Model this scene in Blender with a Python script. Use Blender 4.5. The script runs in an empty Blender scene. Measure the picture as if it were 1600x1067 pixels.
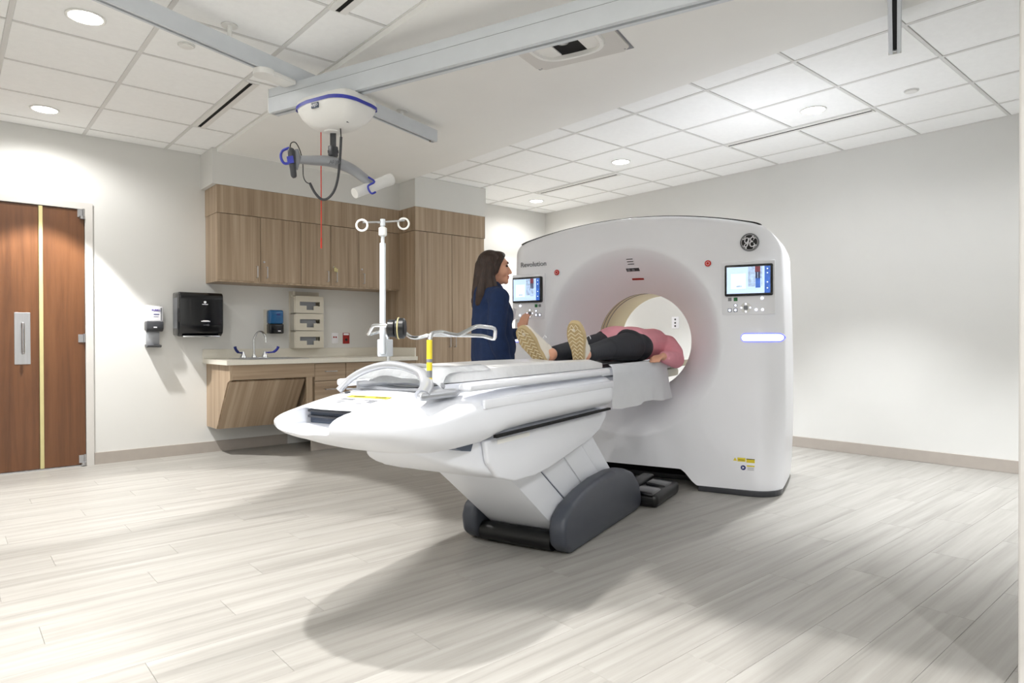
import bpy, bmesh, math, random
from mathutils import Vector, Matrix
random.seed(7)
scene = bpy.context.scene
COL = scene.collection
R = math.radians

# ------------------------------------------------------------------ camera
FPX, CYP = 1025.375, 536.693
YAW, PIT, ROL = 0.85626257, -0.00656111, -0.00308884
CAM = Vector((0, 0, 1.02941))
fw = Vector((math.cos(PIT)*math.cos(YAW), math.cos(PIT)*math.sin(YAW), math.sin(PIT)))
rt = Vector((math.sin(YAW), -math.cos(YAW), 0)); up = rt.cross(fw)
rt, up = math.cos(ROL)*rt+math.sin(ROL)*up, -math.sin(ROL)*rt+math.cos(ROL)*up
cam = bpy.data.objects.new('camera', bpy.data.cameras.new('camera'))
COL.objects.link(cam); scene.camera = cam
M = Matrix((rt, up, -fw)).transposed().to_4x4(); M.translation = CAM
cam.matrix_world = M
cam.data.sensor_width = 36; cam.data.lens = FPX/1600*36
cam.data.shift_y = (CYP-533.5)/1600
cam.data.clip_start = 0.02

# ------------------------------------------------------------------ world, exposure
w = bpy.data.worlds.new('world'); scene.world = w; w.use_nodes = True
w.node_tree.nodes['Background'].inputs[0].default_value = (0.8, 0.85, 0.9, 1)
w.node_tree.nodes['Background'].inputs[1].default_value = 0.3
scene.view_settings.view_transform = 'Standard'; scene.view_settings.look = 'None'
scene.view_settings.gamma = 1; scene.view_settings.use_curve_mapping = False
scene.view_settings.exposure = 0.82
SPOT_W, SPOT_SIZE = 262.0, 70.0
scene.cycles.max_bounces = 14; scene.cycles.diffuse_bounces = 9

# ------------------------------------------------------------------ place constants
H, XW, YW = 2.71444, 6.137, 6.385           # ceiling height, right wall, cabinet wall
XB, YB = -2.3, -2.2                         # walls behind the camera
A = R(18.7)                                 # scanner axis against the room
CT = Matrix.Rotation(A, 4, 'Z')
U, V = CT @ Vector((1, 0, 0)), CT @ Vector((0, 1, 0))
VC = 1.63                                   # scanner centre line
def ray(px, py): return fw + rt*((px-800)/FPX) - up*((py-CYP)/FPX)
def at_z(px, py, z): d = ray(px, py); return CAM + d*((z-CAM.z)/d.z)
def at_y(px, py, y): d = ray(px, py); return CAM + d*(y/d.y)
def at_v(px, py, v): d = ray(px, py); return CAM + d*(v/d.dot(V))
def at_u(px, py, u): d = ray(px, py); return CAM + d*(u/d.dot(U))
def at_d(px, py, dep): return CAM + ray(px, py)*dep
def ct(u, v, z): return U*u + V*v + Vector((0, 0, z))

# ------------------------------------------------------------------ materials
def srgb(c): return tuple(((x/12.92) if x <= .04045 else ((x+.055)/1.055)**2.4) for x in c)
def mat(name, rgb, rough=.5, metal=0, var=.03, scale=12, bump=0, bscale=60, emit=0, trans=0, coat=0, alpha=1, stretch=(1,1,1), ior=1.45):
    m = bpy.data.materials.new(name); m.use_nodes = True
    nt = m.node_tree; N = nt.nodes; L = nt.links; b = N['Principled BSDF']
    c = srgb(rgb)
    g = N.new('ShaderNodeNewGeometry'); mp = N.new('ShaderNodeMapping'); mp.inputs['Scale'].default_value = stretch
    L.new(g.outputs['Position'], mp.inputs[0])
    n = N.new('ShaderNodeTexNoise'); n.inputs['Scale'].default_value = scale; n.inputs['Detail'].default_value = 4
    L.new(mp.outputs[0], n.inputs['Vector'])
    r = N.new('ShaderNodeValToRGB'); r.color_ramp.elements[0].position = .3; r.color_ramp.elements[1].position = .7
    r.color_ramp.elements[0].color = tuple(max(0, x*(1-var)) for x in c)+(1,)
    r.color_ramp.elements[1].color = tuple(min(1, x*(1+var)) for x in c)+(1,)
    L.new(n.outputs['Fac'], r.inputs[0]); L.new(r.outputs[0], b.inputs['Base Color'])
    b.inputs['Roughness'].default_value = rough; b.inputs['Metallic'].default_value = metal
    b.inputs['IOR'].default_value = ior
    if coat: b.inputs['Coat Weight'].default_value = coat; b.inputs['Coat Roughness'].default_value = .15
    if trans: b.inputs['Transmission Weight'].default_value = trans
    if alpha < 1: b.inputs['Alpha'].default_value = alpha
    if emit:
        L.new(r.outputs[0], b.inputs['Emission Color']); b.inputs['Emission Strength'].default_value = emit
    if bump:
        n2 = N.new('ShaderNodeTexNoise'); n2.inputs['Scale'].default_value = bscale; L.new(mp.outputs[0], n2.inputs['Vector'])
        bp = N.new('ShaderNodeBump'); bp.inputs['Strength'].default_value = bump; bp.inputs['Distance'].default_value = .004
        L.new(n2.outputs['Fac'], bp.inputs['Height']); L.new(bp.outputs[0], b.inputs['Normal'])
    return m
def wood(name, dark, mid, light, stretch, rough=.45, rand=0., scale=1., bump=.05, spec=.5):
    m = bpy.data.materials.new(name); m.use_nodes = True
    nt = m.node_tree; N = nt.nodes; L = nt.links; b = N['Principled BSDF']
    g = N.new('ShaderNodeNewGeometry'); vec = g.outputs['Position']
    oi = N.new('ShaderNodeObjectInfo')
    if rand:
        ad = N.new('ShaderNodeVectorMath'); ad.operation = 'MULTIPLY_ADD'
        cb = N.new('ShaderNodeCombineXYZ')
        for i in range(3): L.new(oi.outputs['Random'], cb.inputs[i])
        L.new(cb.outputs[0], ad.inputs[0]); ad.inputs[1].default_value = (37, 19, 7); L.new(vec, ad.inputs[2]); vec = ad.outputs[0]
    mp = N.new('ShaderNodeMapping'); mp.inputs['Scale'].default_value = stretch; L.new(vec, mp.inputs[0])
    n = N.new('ShaderNodeTexNoise'); n.inputs['Scale'].default_value = scale; n.inputs['Detail'].default_value = 8; n.inputs['Roughness'].default_value = .62; n.inputs['Distortion'].default_value = .4
    L.new(mp.outputs[0], n.inputs['Vector'])
    r = N.new('ShaderNodeValToRGB'); e = r.color_ramp.elements
    e[0].position = .3; e[0].color = srgb(dark)+(1,); e[1].position = .72; e[1].color = srgb(light)+(1,)
    x = e.new(.5); x.color = srgb(mid)+(1,)
    L.new(n.outputs['Fac'], r.inputs[0]); out = r.outputs[0]
    if rand:
        hv = N.new('ShaderNodeHueSaturation'); mr = N.new('ShaderNodeMapRange')
        mr.inputs['To Min'].default_value = 1-rand; mr.inputs['To Max'].default_value = 1+rand
        L.new(oi.outputs['Random'], mr.inputs['Value']); L.new(mr.outputs[0], hv.inputs['Value']); L.new(out, hv.inputs['Color']); out = hv.outputs[0]
    L.new(out, b.inputs['Base Color']); b.inputs['Roughness'].default_value = rough
    b.inputs['Specular IOR Level'].default_value = spec
    bp = N.new('ShaderNodeBump'); bp.inputs['Strength'].default_value = bump; bp.inputs['Distance'].default_value = .002
    L.new(n.outputs['Fac'], bp.inputs['Height']); L.new(bp.outputs[0], b.inputs['Normal'])
    return m
MT = {}
MT['wall'] = mat('wall_paint', (.845,.845,.835), .8, var=.012, scale=3, bump=.08, bscale=350)
MT['soffit'] = mat('soffit_paint', (.93,.93,.92), .8, var=.01, scale=3, bump=.06, bscale=300)
MT['base'] = mat('rubber_baseboard', (.66,.63,.60), .6, var=.03)
MT['frame'] = mat('door_frame_paint', (.80,.79,.775), .45, var=.015)
MT['tile'] = mat('ceiling_tile', (.965,.97,.97), .9, var=.015, scale=30, bump=.25, bscale=220)
MT['tee'] = mat('ceiling_grid_paint', (.85,.85,.845), .6, var=.01)
MT['plank'] = wood('vinyl_plank', (.525,.515,.495), (.59,.58,.56), (.635,.627,.61), (.8, 20, 20), .42, rand=.025, scale=1.0, bump=.04, spec=.35)
MT['subfloor'] = mat('floor_joint', (.55,.52,.48), .8)
MT['cab'] = wood('cabinet_laminate', (.53,.45,.365), (.635,.555,.465), (.72,.645,.555), (26, 26, .55), .5, rand=.015, scale=1.0, bump=.03)
MT['cabx'] = wood('cabinet_laminate_horizontal', (.53,.45,.365), (.635,.555,.465), (.72,.645,.555), (.55, 26, 26), .5, scale=1.0, bump=.03)
MT['cabs'] = wood('cabinet_laminate_sloped', (.53,.45,.365), (.635,.555,.465), (.72,.645,.555), (26, .4, .4), .5, scale=1.0, bump=.03)
MT['door'] = wood('door_veneer', (.325,.20,.115), (.40,.255,.15), (.455,.30,.185), (16, 16, .9), .38, scale=.9, bump=.03)
MT['brass'] = mat('pale_brass_edge', (.80,.76,.56), .45, metal=.25)
MT['steel'] = mat('brushed_steel', (.74,.74,.75), .32, metal=1, var=.05, scale=90, stretch=(1,1,.05))
MT['chrome'] = mat('chrome', (.86,.87,.88), .12, metal=1, var=.01)
MT['alu'] = mat('anodised_aluminium', (.82,.84,.86), .42, metal=.12, var=.02)
MT['silver'] = mat('silver_paint', (.68,.69,.71), .3, metal=.55, var=.02)
MT['white'] = mat('white_scanner_shell', (.865,.875,.90), .33, var=.008, scale=4, coat=.2)
MT['gwhite'] = mat('white_gantry_shell', (.94,.945,.965), .36, var=.006, scale=4, coat=.15)
MT['plastic'] = mat('white_plastic', (.90,.90,.89), .4, var=.01)
MT['offwhite'] = mat('offwhite_plastic', (.82,.80,.745), .45, var=.015)
MT['counter'] = mat('solid_surface_counter', (.87,.855,.81), .35, var=.03, scale=120)
MT['black'] = mat('black_plastic', (.055,.058,.065), .35, var=.1)
MT['gloss'] = mat('gloss_black_plastic', (.05,.055,.07), .16, var=.1, coat=.4)
MT['void'] = mat('dark_opening', (.03,.03,.033), .8)
MT['dark'] = mat('charcoal_plastic', (.24,.245,.26), .4, var=.05)
MT['rubber'] = mat('dark_slate_rubber', (.25,.265,.30), .42, var=.05)
MT['grey'] = mat('mid_grey_plastic', (.50,.51,.53), .45, var=.03)
MT['slate'] = mat('slate_blue_plastic', (.28,.32,.39), .4, var=.04)
MT['blue'] = mat('blue_trim', (.22,.25,.66), .4, var=.03)
MT['bore'] = mat('cream_bore_liner', (.80,.75,.60), .45, var=.01)
MT['red'] = mat('red_plastic', (.80,.16,.13), .4, var=.05)
MT['redcord'] = mat('red_cord', (.80,.24,.18), .6)
MT['darkred'] = mat('dark_red_plate', (.60,.13,.11), .45)
MT['green'] = mat('green_button', (.13,.45,.24), .4)
MT['yellow'] = mat('yellow_label', (.88,.80,.20), .5, var=.05)
MT['navy'] = mat('navy_blue_ink', (.12,.17,.45), .5)
MT['ink'] = mat('black_ink', (.10,.10,.11), .6)
MT['inkgrey'] = mat('grey_ink', (.45,.46,.48), .6)
MT['purple'] = mat('purple_ink', (.30,.18,.62), .6)
MT['paper'] = mat('white_label', (.93,.93,.95), .6)
MT['lamp'] = mat('lit_diffuser', (1,.985,.96), .5, var=0, emit=14)
MT['lightbar'] = mat('lit_blue_white_bar', (.80,.84,1), .4, var=0, emit=2.2)
MT['halo'] = mat('blue_light_rim', (.30,.32,.95), .4, var=0, emit=1.2)
MT['glow'] = mat('lit_button', (.86,.88,1), .4, var=0, emit=1.6)
MT['scr_bg'] = mat('screen_pale_blue', (.74,.83,.95), .3, var=.02, emit=.5)
MT['scr_white'] = mat('screen_white', (.90,.94,.98), .3, var=.01, emit=.6)
MT['scr_blue'] = mat('screen_side_blue', (.20,.34,.62), .3, var=.25, scale=40, emit=.7)
MT['scr_mid'] = mat('screen_grey_blue', (.55,.62,.72), .3, var=.35, scale=45, emit=.8)
MT['scr_dark'] = mat('screen_dark_figure', (.17,.19,.30), .3, var=.2, emit=.4)
MT['scr_red'] = mat('screen_dark_red', (.42,.20,.24), .3, var=.1, emit=.5)
MT['bluetank'] = mat('blue_soap_tank', (.16,.45,.70), .15, trans=.35, coat=.4)
MT['pad'] = mat('pale_vinyl_pad', (.86,.86,.86), .35, var=.03, bump=.5, bscale=22)
MT['film'] = mat('clear_film_cover', (.80,.81,.82), .25, var=.06, bump=.8, bscale=30, coat=.5)
MT['towel'] = mat('white_cotton', (.96,.965,.975), .9, var=.015, bump=.35, bscale=260)
MT['skin'] = mat('skin', (.86,.64,.53), .5, var=.05)
MT['lips'] = mat('lips', (.70,.38,.35), .45)
MT['hair'] = mat('brown_hair', (.185,.12,.085), .5, var=.45, scale=40, stretch=(3,3,.3), bump=.9, bscale=50)
MT['sweater'] = mat('navy_fleece', (.085,.165,.31), .9, var=.12, scale=25, bump=.4, bscale=120)
MT['trouser'] = mat('dark_trousers', (.09,.11,.17), .85, var=.1, bump=.2)
MT['legging'] = mat('black_leggings', (.125,.135,.165), .7, var=.1, bump=.15, bscale=90)
MT['pink'] = mat('pink_knit', (.90,.62,.67), .9, var=.05, bump=.5, bscale=140)
MT['sole'] = mat('tan_rubber_sole', (.74,.66,.50), .7, var=.08, bump=.3)
MT['tread'] = mat('pale_tread', (.83,.78,.66), .7, var=.05)
MT['shoe'] = mat('offwhite_shoe_fabric', (.86,.84,.80), .8, var=.04, bump=.3)
MT['eye'] = mat('eye_dark', (.10,.07,.06), .2)

# ------------------------------------------------------------------ mesh helpers
def nb(): return bmesh.new()
def bx(bm, x0, x1, y0, y1, z0, z1, T=None):
    r = bmesh.ops.create_cube(bm, size=1)
    Mx = Matrix.Translation(((x0+x1)/2, (y0+y1)/2, (z0+z1)/2)) @ Matrix.Diagonal((abs(x1-x0), abs(y1-y0), abs(z1-z0), 1))
    bmesh.ops.transform(bm, matrix=(T @ Mx) if T else Mx, verts=r['verts']); return r['verts']
def box(x0, x1, y0, y1, z0, z1, bev=0, seg=2, T=None):
    bm = nb(); bx(bm, x0, x1, y0, y1, z0, z1)
    if bev: bmesh.ops.bevel(bm, geom=bm.edges[:], offset=bev, segments=seg, profile=.5, affect='EDGES', clamp_overlap=True)
    if T: bm.transform(T)
    return bm
def boxin(bm, *a, bev=0, seg=2, T=None):      # a bevelled box added to bm
    b = box(*a, bev=bev, seg=seg, T=T); merge(bm, b); return bm
def merge(bm, b):
    me = bpy.data.meshes.new('tmp'); b.to_mesh(me); b.free(); bm.from_mesh(me); bpy.data.meshes.remove(me)
def cr(pts, n=6, closed=False):
    P = [Vector(p) for p in pts]; out = []; k = len(P)
    for i in range(k if closed else k-1):
        a, b, c, d = (P[(i-1) % k], P[i], P[(i+1) % k], P[(i+2) % k]) if closed else (P[max(i-1, 0)], P[i], P[i+1], P[min(i+2, k-1)])
        for j in range(n):
            t = j/n
            out.append(.5*((2*b)+(c-a)*t+(2*a-5*b+4*c-d)*t*t+(3*b-a-3*c+d)*t*t*t))
    if not closed: out.append(P[-1])
    return out
def loft(bm, rings, cap=True, closed=True):
    vr = [[bm.verts.new(p) for p in r] for r in rings]
    n = len(rings[0])
    for a, b in zip(vr, vr[1:]):
        for i in range(n if closed else n-1):
            j = (i+1) % n
            try: bm.faces.new((a[i], a[j], b[j], b[i]))
            except ValueError: pass
    if cap:
        bm.faces.new(list(reversed(vr[0]))); bm.faces.new(vr[-1])
    return vr
def tube(bm, pts, r, seg=10, closed=False, flat=None):
    P = [Vector(p) for p in pts]; k = len(P); rings = []
    t0 = (P[1]-P[0]).normalized(); up0 = Vector((0, 0, 1)) if abs(t0.z) < .9 else Vector((1, 0, 0))
    nrm = (up0 - t0*up0.dot(t0)).normalized()
    for i in range(k):
        if closed: t = (P[(i+1) % k]-P[i-1]).normalized()
        else: t = (P[min(i+1, k-1)]-P[max(i-1, 0)]).normalized()
        nrm = (nrm - t*nrm.dot(t)).normalized(); bi = t.cross(nrm)
        ri = r[i] if isinstance(r, (list, tuple)) else r
        f = flat or 1
        rings.append([P[i]+nrm*(math.cos(q)*ri*f)+bi*(math.sin(q)*ri) for q in [2*math.pi*s/seg for s in range(seg)]])
    if closed: rings.append(rings[0])
    loft(bm, rings, cap=not closed)
    if closed: bmesh.ops.remove_doubles(bm, verts=bm.verts[:], dist=1e-6)
    return bm
def lathe(bm, prof, seg=24, T=None):          # prof (r, z) about z
    rings = []
    for r, z in prof:
        rings.append([Vector((r*math.cos(2*math.pi*i/seg), r*math.sin(2*math.pi*i/seg), z)) for i in range(seg)])
    if T: rings = [[T @ p for p in r] for r in rings]
    loft(bm, rings); return bm
def prism(poly, d0, d1, fn, bev=0, seg=2):    # poly of (a, b); fn(a, b, d) -> point
    bm = nb()
    a = [bm.verts.new(fn(p[0], p[1], d0)) for p in poly]; b = [bm.verts.new(fn(p[0], p[1], d1)) for p in poly]
    n = len(poly)
    bm.faces.new(a); bm.faces.new(list(reversed(b)))
    for i in range(n): bm.faces.new((a[i], b[i], b[(i+1) % n], a[(i+1) % n]))
    bmesh.ops.recalc_face_normals(bm, faces=bm.faces[:])
    if bev: bmesh.ops.bevel(bm, geom=bm.edges[:], offset=bev, segments=seg, profile=.5, affect='EDGES', clamp_overlap=True)
    return bm
def ell(bm, c, rad, rot=None, sub=3):
    r = bmesh.ops.create_icosphere(bm, subdivisions=sub, radius=1)
    Mx = Matrix.Translation(c) @ (rot or Matrix.Identity(4)) @ Matrix.Diagonal((*rad, 1))
    bmesh.ops.transform(bm, matrix=Mx, verts=r['verts'])
def cap(bm, pts, rs, seg=14):                  # capsule chain: tapered limb through pts
    P = [Vector(p) for p in pts]
    for p, q, a, b in zip(P, P[1:], rs, rs[1:]):
        d = (q-p); l = d.length
        if l < 1e-6: continue
        d /= l; n = d.orthogonal().normalized(); bi = d.cross(n); rings = []
        for k in range(5): th = -math.pi/2+math.pi/2*(k+.3)/5; rings.append((p+d*(a*math.sin(th)), a*math.cos(th)))
        for k in range(5): th = math.pi/2*k/5; rings.append((q+d*(b*math.sin(th)), b*math.cos(th)))
        loft(bm, [[c+n*(math.cos(x)*r)+bi*(math.sin(x)*r) for x in [2*math.pi*s/seg for s in range(seg)]] for c, r in rings])
def blob(bm, voxel=.012, smooth=6, fac=.6):    # overlapping solids -> one continuous surface
    bmesh.ops.recalc_face_normals(bm, faces=bm.faces[:])
    me = bpy.data.meshes.new('tmp'); bm.to_mesh(me); bm.free()
    o = bpy.data.objects.new('tmp', me); COL.objects.link(o)
    a = o.modifiers.new('r', 'REMESH'); a.mode = 'VOXEL'; a.voxel_size = voxel
    s = o.modifiers.new('s', 'SMOOTH'); s.iterations = smooth; s.factor = fac
    dg = bpy.context.evaluated_depsgraph_get(); dg.update()
    m2 = bpy.data.meshes.new_from_object(o.evaluated_get(dg))
    out = nb(); out.from_mesh(m2); bpy.data.objects.remove(o); bpy.data.meshes.remove(me); bpy.data.meshes.remove(m2)
    return out
def boolean(bm, cut):
    ms = []
    for b in (bm, cut):
        bmesh.ops.recalc_face_normals(b, faces=b.faces[:])
        me = bpy.data.meshes.new('tmp'); b.to_mesh(me); b.free(); o = bpy.data.objects.new('tmp', me); COL.objects.link(o); ms.append(o)
    m = ms[0].modifiers.new('b', 'BOOLEAN'); m.object = ms[1]; m.operation = 'DIFFERENCE'; m.solver = 'EXACT'
    dg = bpy.context.evaluated_depsgraph_get(); dg.update()
    m2 = bpy.data.meshes.new_from_object(ms[0].evaluated_get(dg)); out = nb(); out.from_mesh(m2)
    for o in ms: bpy.data.objects.remove(o)
    return out
def textbm(s, size, T, depth=.0015, bold=0):
    cu = bpy.data.curves.new('txt', 'FONT'); cu.body = s; cu.size = size; cu.extrude = depth; cu.align_x = 'CENTER'; cu.align_y = 'CENTER'; cu.offset = bold
    cu.resolution_u = 2
    o = bpy.data.objects.new('txt', cu); COL.objects.link(o)
    dg = bpy.context.evaluated_depsgraph_get(); dg.update()
    me = bpy.data.meshes.new_from_object(o.evaluated_get(dg)); bm = nb(); bm.from_mesh(me); bm.transform(T)
    bpy.data.objects.remove(o); return bm

# ------------------------------------------------------------------ object helpers
WORLD = {}
def setp(o, label=None, cat=None, group=None, kind=None):
    if label: o['label'] = label
    if cat: o['category'] = cat
    if group: o['group'] = group
    if kind: o['kind'] = kind
    return o
def thing(name, label, cat, loc, rotz=0, group=None):
    o = bpy.data.objects.new(name, None); COL.objects.link(o); o.empty_display_size = .05
    o.location = loc; o.rotation_euler = (0, 0, rotz)
    WORLD[o.name] = (Matrix.Translation(loc) @ Matrix.Rotation(rotz, 4, 'Z')).inverted()
    return setp(o, label, cat, group)
def obj(name, bm, m, parent=None, smooth=35, label=None, cat=None, group=None, kind=None, recalc=True):
    if recalc: bmesh.ops.recalc_face_normals(bm, faces=bm.faces[:])
    me = bpy.data.meshes.new(name)
    loc = None
    if parent is not None:
        inv = WORLD[parent.name]; bm.transform(inv)
    else:
        xs = [v.co for v in bm.verts]
        lo = Vector((min(p.x for p in xs), min(p.y for p in xs), min(p.z for p in xs))); hi = Vector((max(p.x for p in xs), max(p.y for p in xs), 0))
        loc = Vector(((lo.x+hi.x)/2, (lo.y+hi.y)/2, lo.z)); bm.transform(Matrix.Translation(-loc))
    bm.to_mesh(me); bm.free()
    if smooth:
        for p in me.polygons: p.use_smooth = True
        me.set_sharp_from_angle(angle=R(smooth))
    me.materials.append(MT[m] if isinstance(m, str) else m)
    o = bpy.data.objects.new(name, me); COL.objects.link(o)
    if parent is not None: o.parent = parent; WORLD[o.name] = inv
    else: o.location = loc; WORLD[o.name] = Matrix.Translation(-loc)
    return setp(o, label, cat, group, kind)
def struct(name, bm, m, smooth=0): return obj(name, bm, m, None, smooth, kind='structure')

# ================================================================== the room
DX0, DX1, DH = -0.36, 0.888, 2.105            # door opening in the cabinet wall
fl = struct('floor', box(XB, XW, YB, YW, -.12, -.004), 'subfloor')
PW, PL = .1835, 1.2195
pm = bpy.data.meshes.new('plank'); b = box(-PL/2+.0004, PL/2-.0004, -PW/2+.0004, PW/2-.0004, -.004, 0, bev=.0006, seg=1); b.to_mesh(pm); b.free(); pm.materials.append(MT['plank'])
def strip_obj(name, mesh, parent, loc):
    o = bpy.data.objects.new(name, mesh); COL.objects.link(o); o.parent = parent
    o.location = WORLD[parent.name] @ Vector(loc); return o
def proj(p):
    d = Vector(p)-CAM; z = d.dot(fw)
    return (800+FPX*d.dot(rt)/z, CYP-FPX*d.dot(up)/z) if z > .05 else None
nrow = int((YW-YB)/PW)+1; far_bm = nb(); cnt = 0
cand = []
for r in range(nrow):
    y = YW-PW*(r+.5); off = (r*.37*PL+random.random()*.2) % PL
    x = XB+off-PL/2
    while x-PL/2 < XW:
        x0, x1 = max(XB, x-PL/2), min(XW, x+PL/2); y0 = max(YB, y-PW/2)
        if x1-x0 > .02:
            q = [proj((a, c, 0)) for a in (x0, (x0+x1)/2, x1) for c in (y-PW/2, y+PW/2)]
            vis = any(p and -150 < p[0] < 1750 and p[1] < 1200 for p in q)
            cand.append((vis, x0, x1, y0, y+PW/2))
        x += PL
rest = nb()
for vis, x0, x1, y0, y1 in cand:
    if vis:
        if x1-x0 > PL-.002 and y1-y0 > PW-.002: strip_obj('plank', pm, fl, ((x0+x1)/2, (y0+y1)/2, 0))
        else: obj('plank', box(x0+.0004, x1-.0004, y0+.0004, y1-.0004, -.004, 0), 'plank', fl, 0)
    else: bx(rest, x0+.0004, x1-.0004, y0+.0004, y1-.0004, -.004, 0)
obj('plank_field', rest, 'plank', fl, 0, kind='stuff')

# walls
b = nb(); bx(b, XB-.12, DX0-.05, YW, YW+.15, 0, 2.95); bx(b, DX1+.05, XW+.15, YW, YW+.15, 0, 2.95); bx(b, DX0-.05, DX1+.05, YW, YW+.15, DH+.045, 2.95)
struct('wall_back', b, 'wall')
struct('wall_right', box(XW, XW+.15, YB-.15, YW, 0, 2.95), 'wall')
struct('wall_front', box(XB-.12, XW, YB-.15, YB, 0, 2.95), 'wall')
struct('wall_left', box(XB-.12, XB, YB, YW, 0, 2.95), 'wall')
pe = at_d(1591, 600, 1.9)
struct('wall_near', box(pe.x, pe.x+.14, pe.y-1.6, pe.y, 0, H, bev=.006), 'frame')
# bulkheads over the cabinets
b = nb(); bx(b, 1.786, 3.672, 6.045, YW, 2.40, H-.001); bx(b, 3.672, 4.60, 5.745, YW, 2.40, H-.001)
struct('wall_bulkhead', b, 'wall')
# baseboards
bb = nb(); bx(bb, DX1+.056, 2.576, YW-.012, YW, 0, .098); bx(bb, 4.586, XW, YW-.012, YW, 0, .098)
struct('baseboard_back', bb, 'base')
struct('baseboard_right', box(XW-.012, XW, YB, YW-.012, 0, .098, bev=.002), 'base')
struct('baseboard_left', box(XB, XB+.012, YB, YW, 0, .098, bev=.002), 'base')
b = nb(); bx(b, XB, DX0-.056, YW-.012, YW, 0, .098); struct('baseboard_door', b, 'base')

# ceiling: slab, tiles and grid, with the plain soffit between the two tiled fields
SX0, SX1, SZ = 1.826, 3.665, 2.682
ce = struct('ceiling', box(XB, XW, YB, YW, H+.03, H+.2), 'soffit')
struct('ceiling_soffit', box(SX0, SX1, YB, YW, SZ, H+.03, bev=.002), 'soffit')
GX = [.274+.61*k for k in range(-5, 11)]; GY = [1.2934+.61*k for k in range(-6, 10)]
tm = bpy.data.meshes.new('ceiling_tile'); b = box(-.294, .294, -.294, .294, 0, .02, bev=.004, seg=1); b.to_mesh(tm); b.free(); tm.materials.append(MT['tile'])
def field(x0, x1):
    xs = [x0]+[x for x in GX if x0+.03 < x < x1-.03]+[x1]; ys = [YB]+[y for y in GY if YB+.03 < y < YW-.03]+[YW]
    for a, c in zip(xs, xs[1:]):
        for d, e in zip(ys, ys[1:]):
            if c-a > .6 and e-d > .6: strip_obj('ceiling_tile', tm, ce, ((a+c)/2, (d+e)/2, H+.003))
            else: obj('ceiling_tile', box(a+.011, c-.011, d+.011, e-.011, H+.003, H+.023, bev=.003, seg=1), 'tile', ce, 0)
    for x in xs: obj('tee_bar', box(max(x0, x-.012), min(x1, x+.012), YB, YW, H-.0, H+.025), 'tee', ce, 0)
    for y in ys:
        for a, c in zip(xs, xs[1:]): pass
        obj('tee_bar', box(x0, x1, max(YB, y-.0085), min(YW, y+.0085), H+.0008, H+.026), 'tee', ce, 0)
field(XB, SX0); field(SX1, XW)

# ------------------------------------------------------------------ door_1: pair of veneered leaves in a painted frame
d1 = thing('door_1', None, None, ((DX0+DX1)/2, YW, 0)); d1['kind'] = 'structure'
b = nb()
for x in (DX0-.054, DX1): bx(b, x, x+.054, YW-.018, YW+.1, 0, DH+.054)
bx(b, DX0, DX1, YW-.018, YW+.1, DH, DH+.054)
obj('door_frame', b, 'frame', d1, 0)
MX = .592
def leaf(x0, x1):
    return obj('door_leaf', box(x0, x1, YW+.0, YW+.045, .012, DH-.004, bev=.002, seg=1), 'door', d1, 0)
lR = leaf(MX+.014, DX1-.003); lL = leaf(DX0+.003, MX-.016)
obj('astragal', box(MX-.014, MX+.013, YW-.012, YW+.03, .012, DH-.004, bev=.002, seg=1), 'brass', d1, 0)
obj('threshold', box(DX0, DX1, YW-.01, YW+.06, 0, .010), 'steel', d1, 0)
for z in (2.075, 1.05, .06):
    b = nb(); bx(b, DX1-.05, DX1-.012, YW-.006, YW+.002, z-.035, z+.03); tube(b, [(DX1-.008, YW-.012, z-.035), (DX1-.008, YW-.012, z+.035)], .009, 10)
    if z != 1.05: lathe(b, [(.02, -.012), (.02, .012)], 12, Matrix.Translation((DX1-.02, YW-.02, z-.04)))
    obj('hinge', b, 'steel', d1)
pp = obj('pull_plate', box(.42, .522, YW-.003, YW+.001, .845, 1.25, bev=.001, seg=1), 'steel', lL, 0)
b = nb(); tube(b, cr([(.473, YW-.002, .93), (.473, YW-.035, .935), (.473, YW-.045, .95), (.473, YW-.045, 1.05), (.473, YW-.045, 1.15), (.473, YW-.035, 1.163), (.473, YW-.002, 1.168)], 5), .0095, 10)
obj('pull_handle', b, 'steel', lL)

# ------------------------------------------------------------------ ceiling fittings
def downlight(x, y, label, warm, power=1.0, WIDE=.10):
    t = thing('downlight', label, 'ceiling light', (x, y, H), 0, 'round recessed downlights')
    T = Matrix.Translation((x, y, H))
    b = nb(); lathe(b, [(.092, .001), (.092, -.004), (.088, -.006), (.078, -.004), (.076, .001)], 40, T); obj('trim_ring', b, 'plastic', t)
    b = nb(); lathe(b, [(.076, .0), (.076, -.002)], 40, T); obj('diffuser', b, 'lamp', t)
    ld = bpy.data.lights.new('downlight_spot', 'SPOT'); ld.energy = SPOT_W*power; ld.spot_size = R(SPOT_SIZE if x < 3 else SPOT_SIZE+14); ld.spot_blend = .12 if x < 3 else .7; ld.shadow_soft_size = .04
    ld.color = (1, .982, .955) if warm else (.97, .985, 1)
    lo = bpy.data.objects.new('downlight_spot', ld); COL.objects.link(lo); lo.parent = t; lo.location = (0, 0, -.03)
    l2 = ld.copy(); l2.energy = SPOT_W*power*WIDE; l2.spot_size = R(165); l2.spot_blend = .5  # second wide beam, added to fill the walls and gantry front
    lo = bpy.data.objects.new('downlight_fill', l2); COL.objects.link(lo); lo.parent = t; lo.location = (0, 0, -.03)
downlight(.574, 4.046, 'round downlight in the tile beside the long lift rail, nearest the top edge', True, .86)
downlight(.573, 5.85, 'round downlight in the ceiling closest to the brown double doors', True, .82)
downlight(4.87, 2.21, 'round downlight over the right side, nearest the short dangling rail end', False, .72, .06)
downlight(4.89, 4.047, 'round downlight between the two slot diffusers above the scanner', False, .72, .06)
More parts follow.
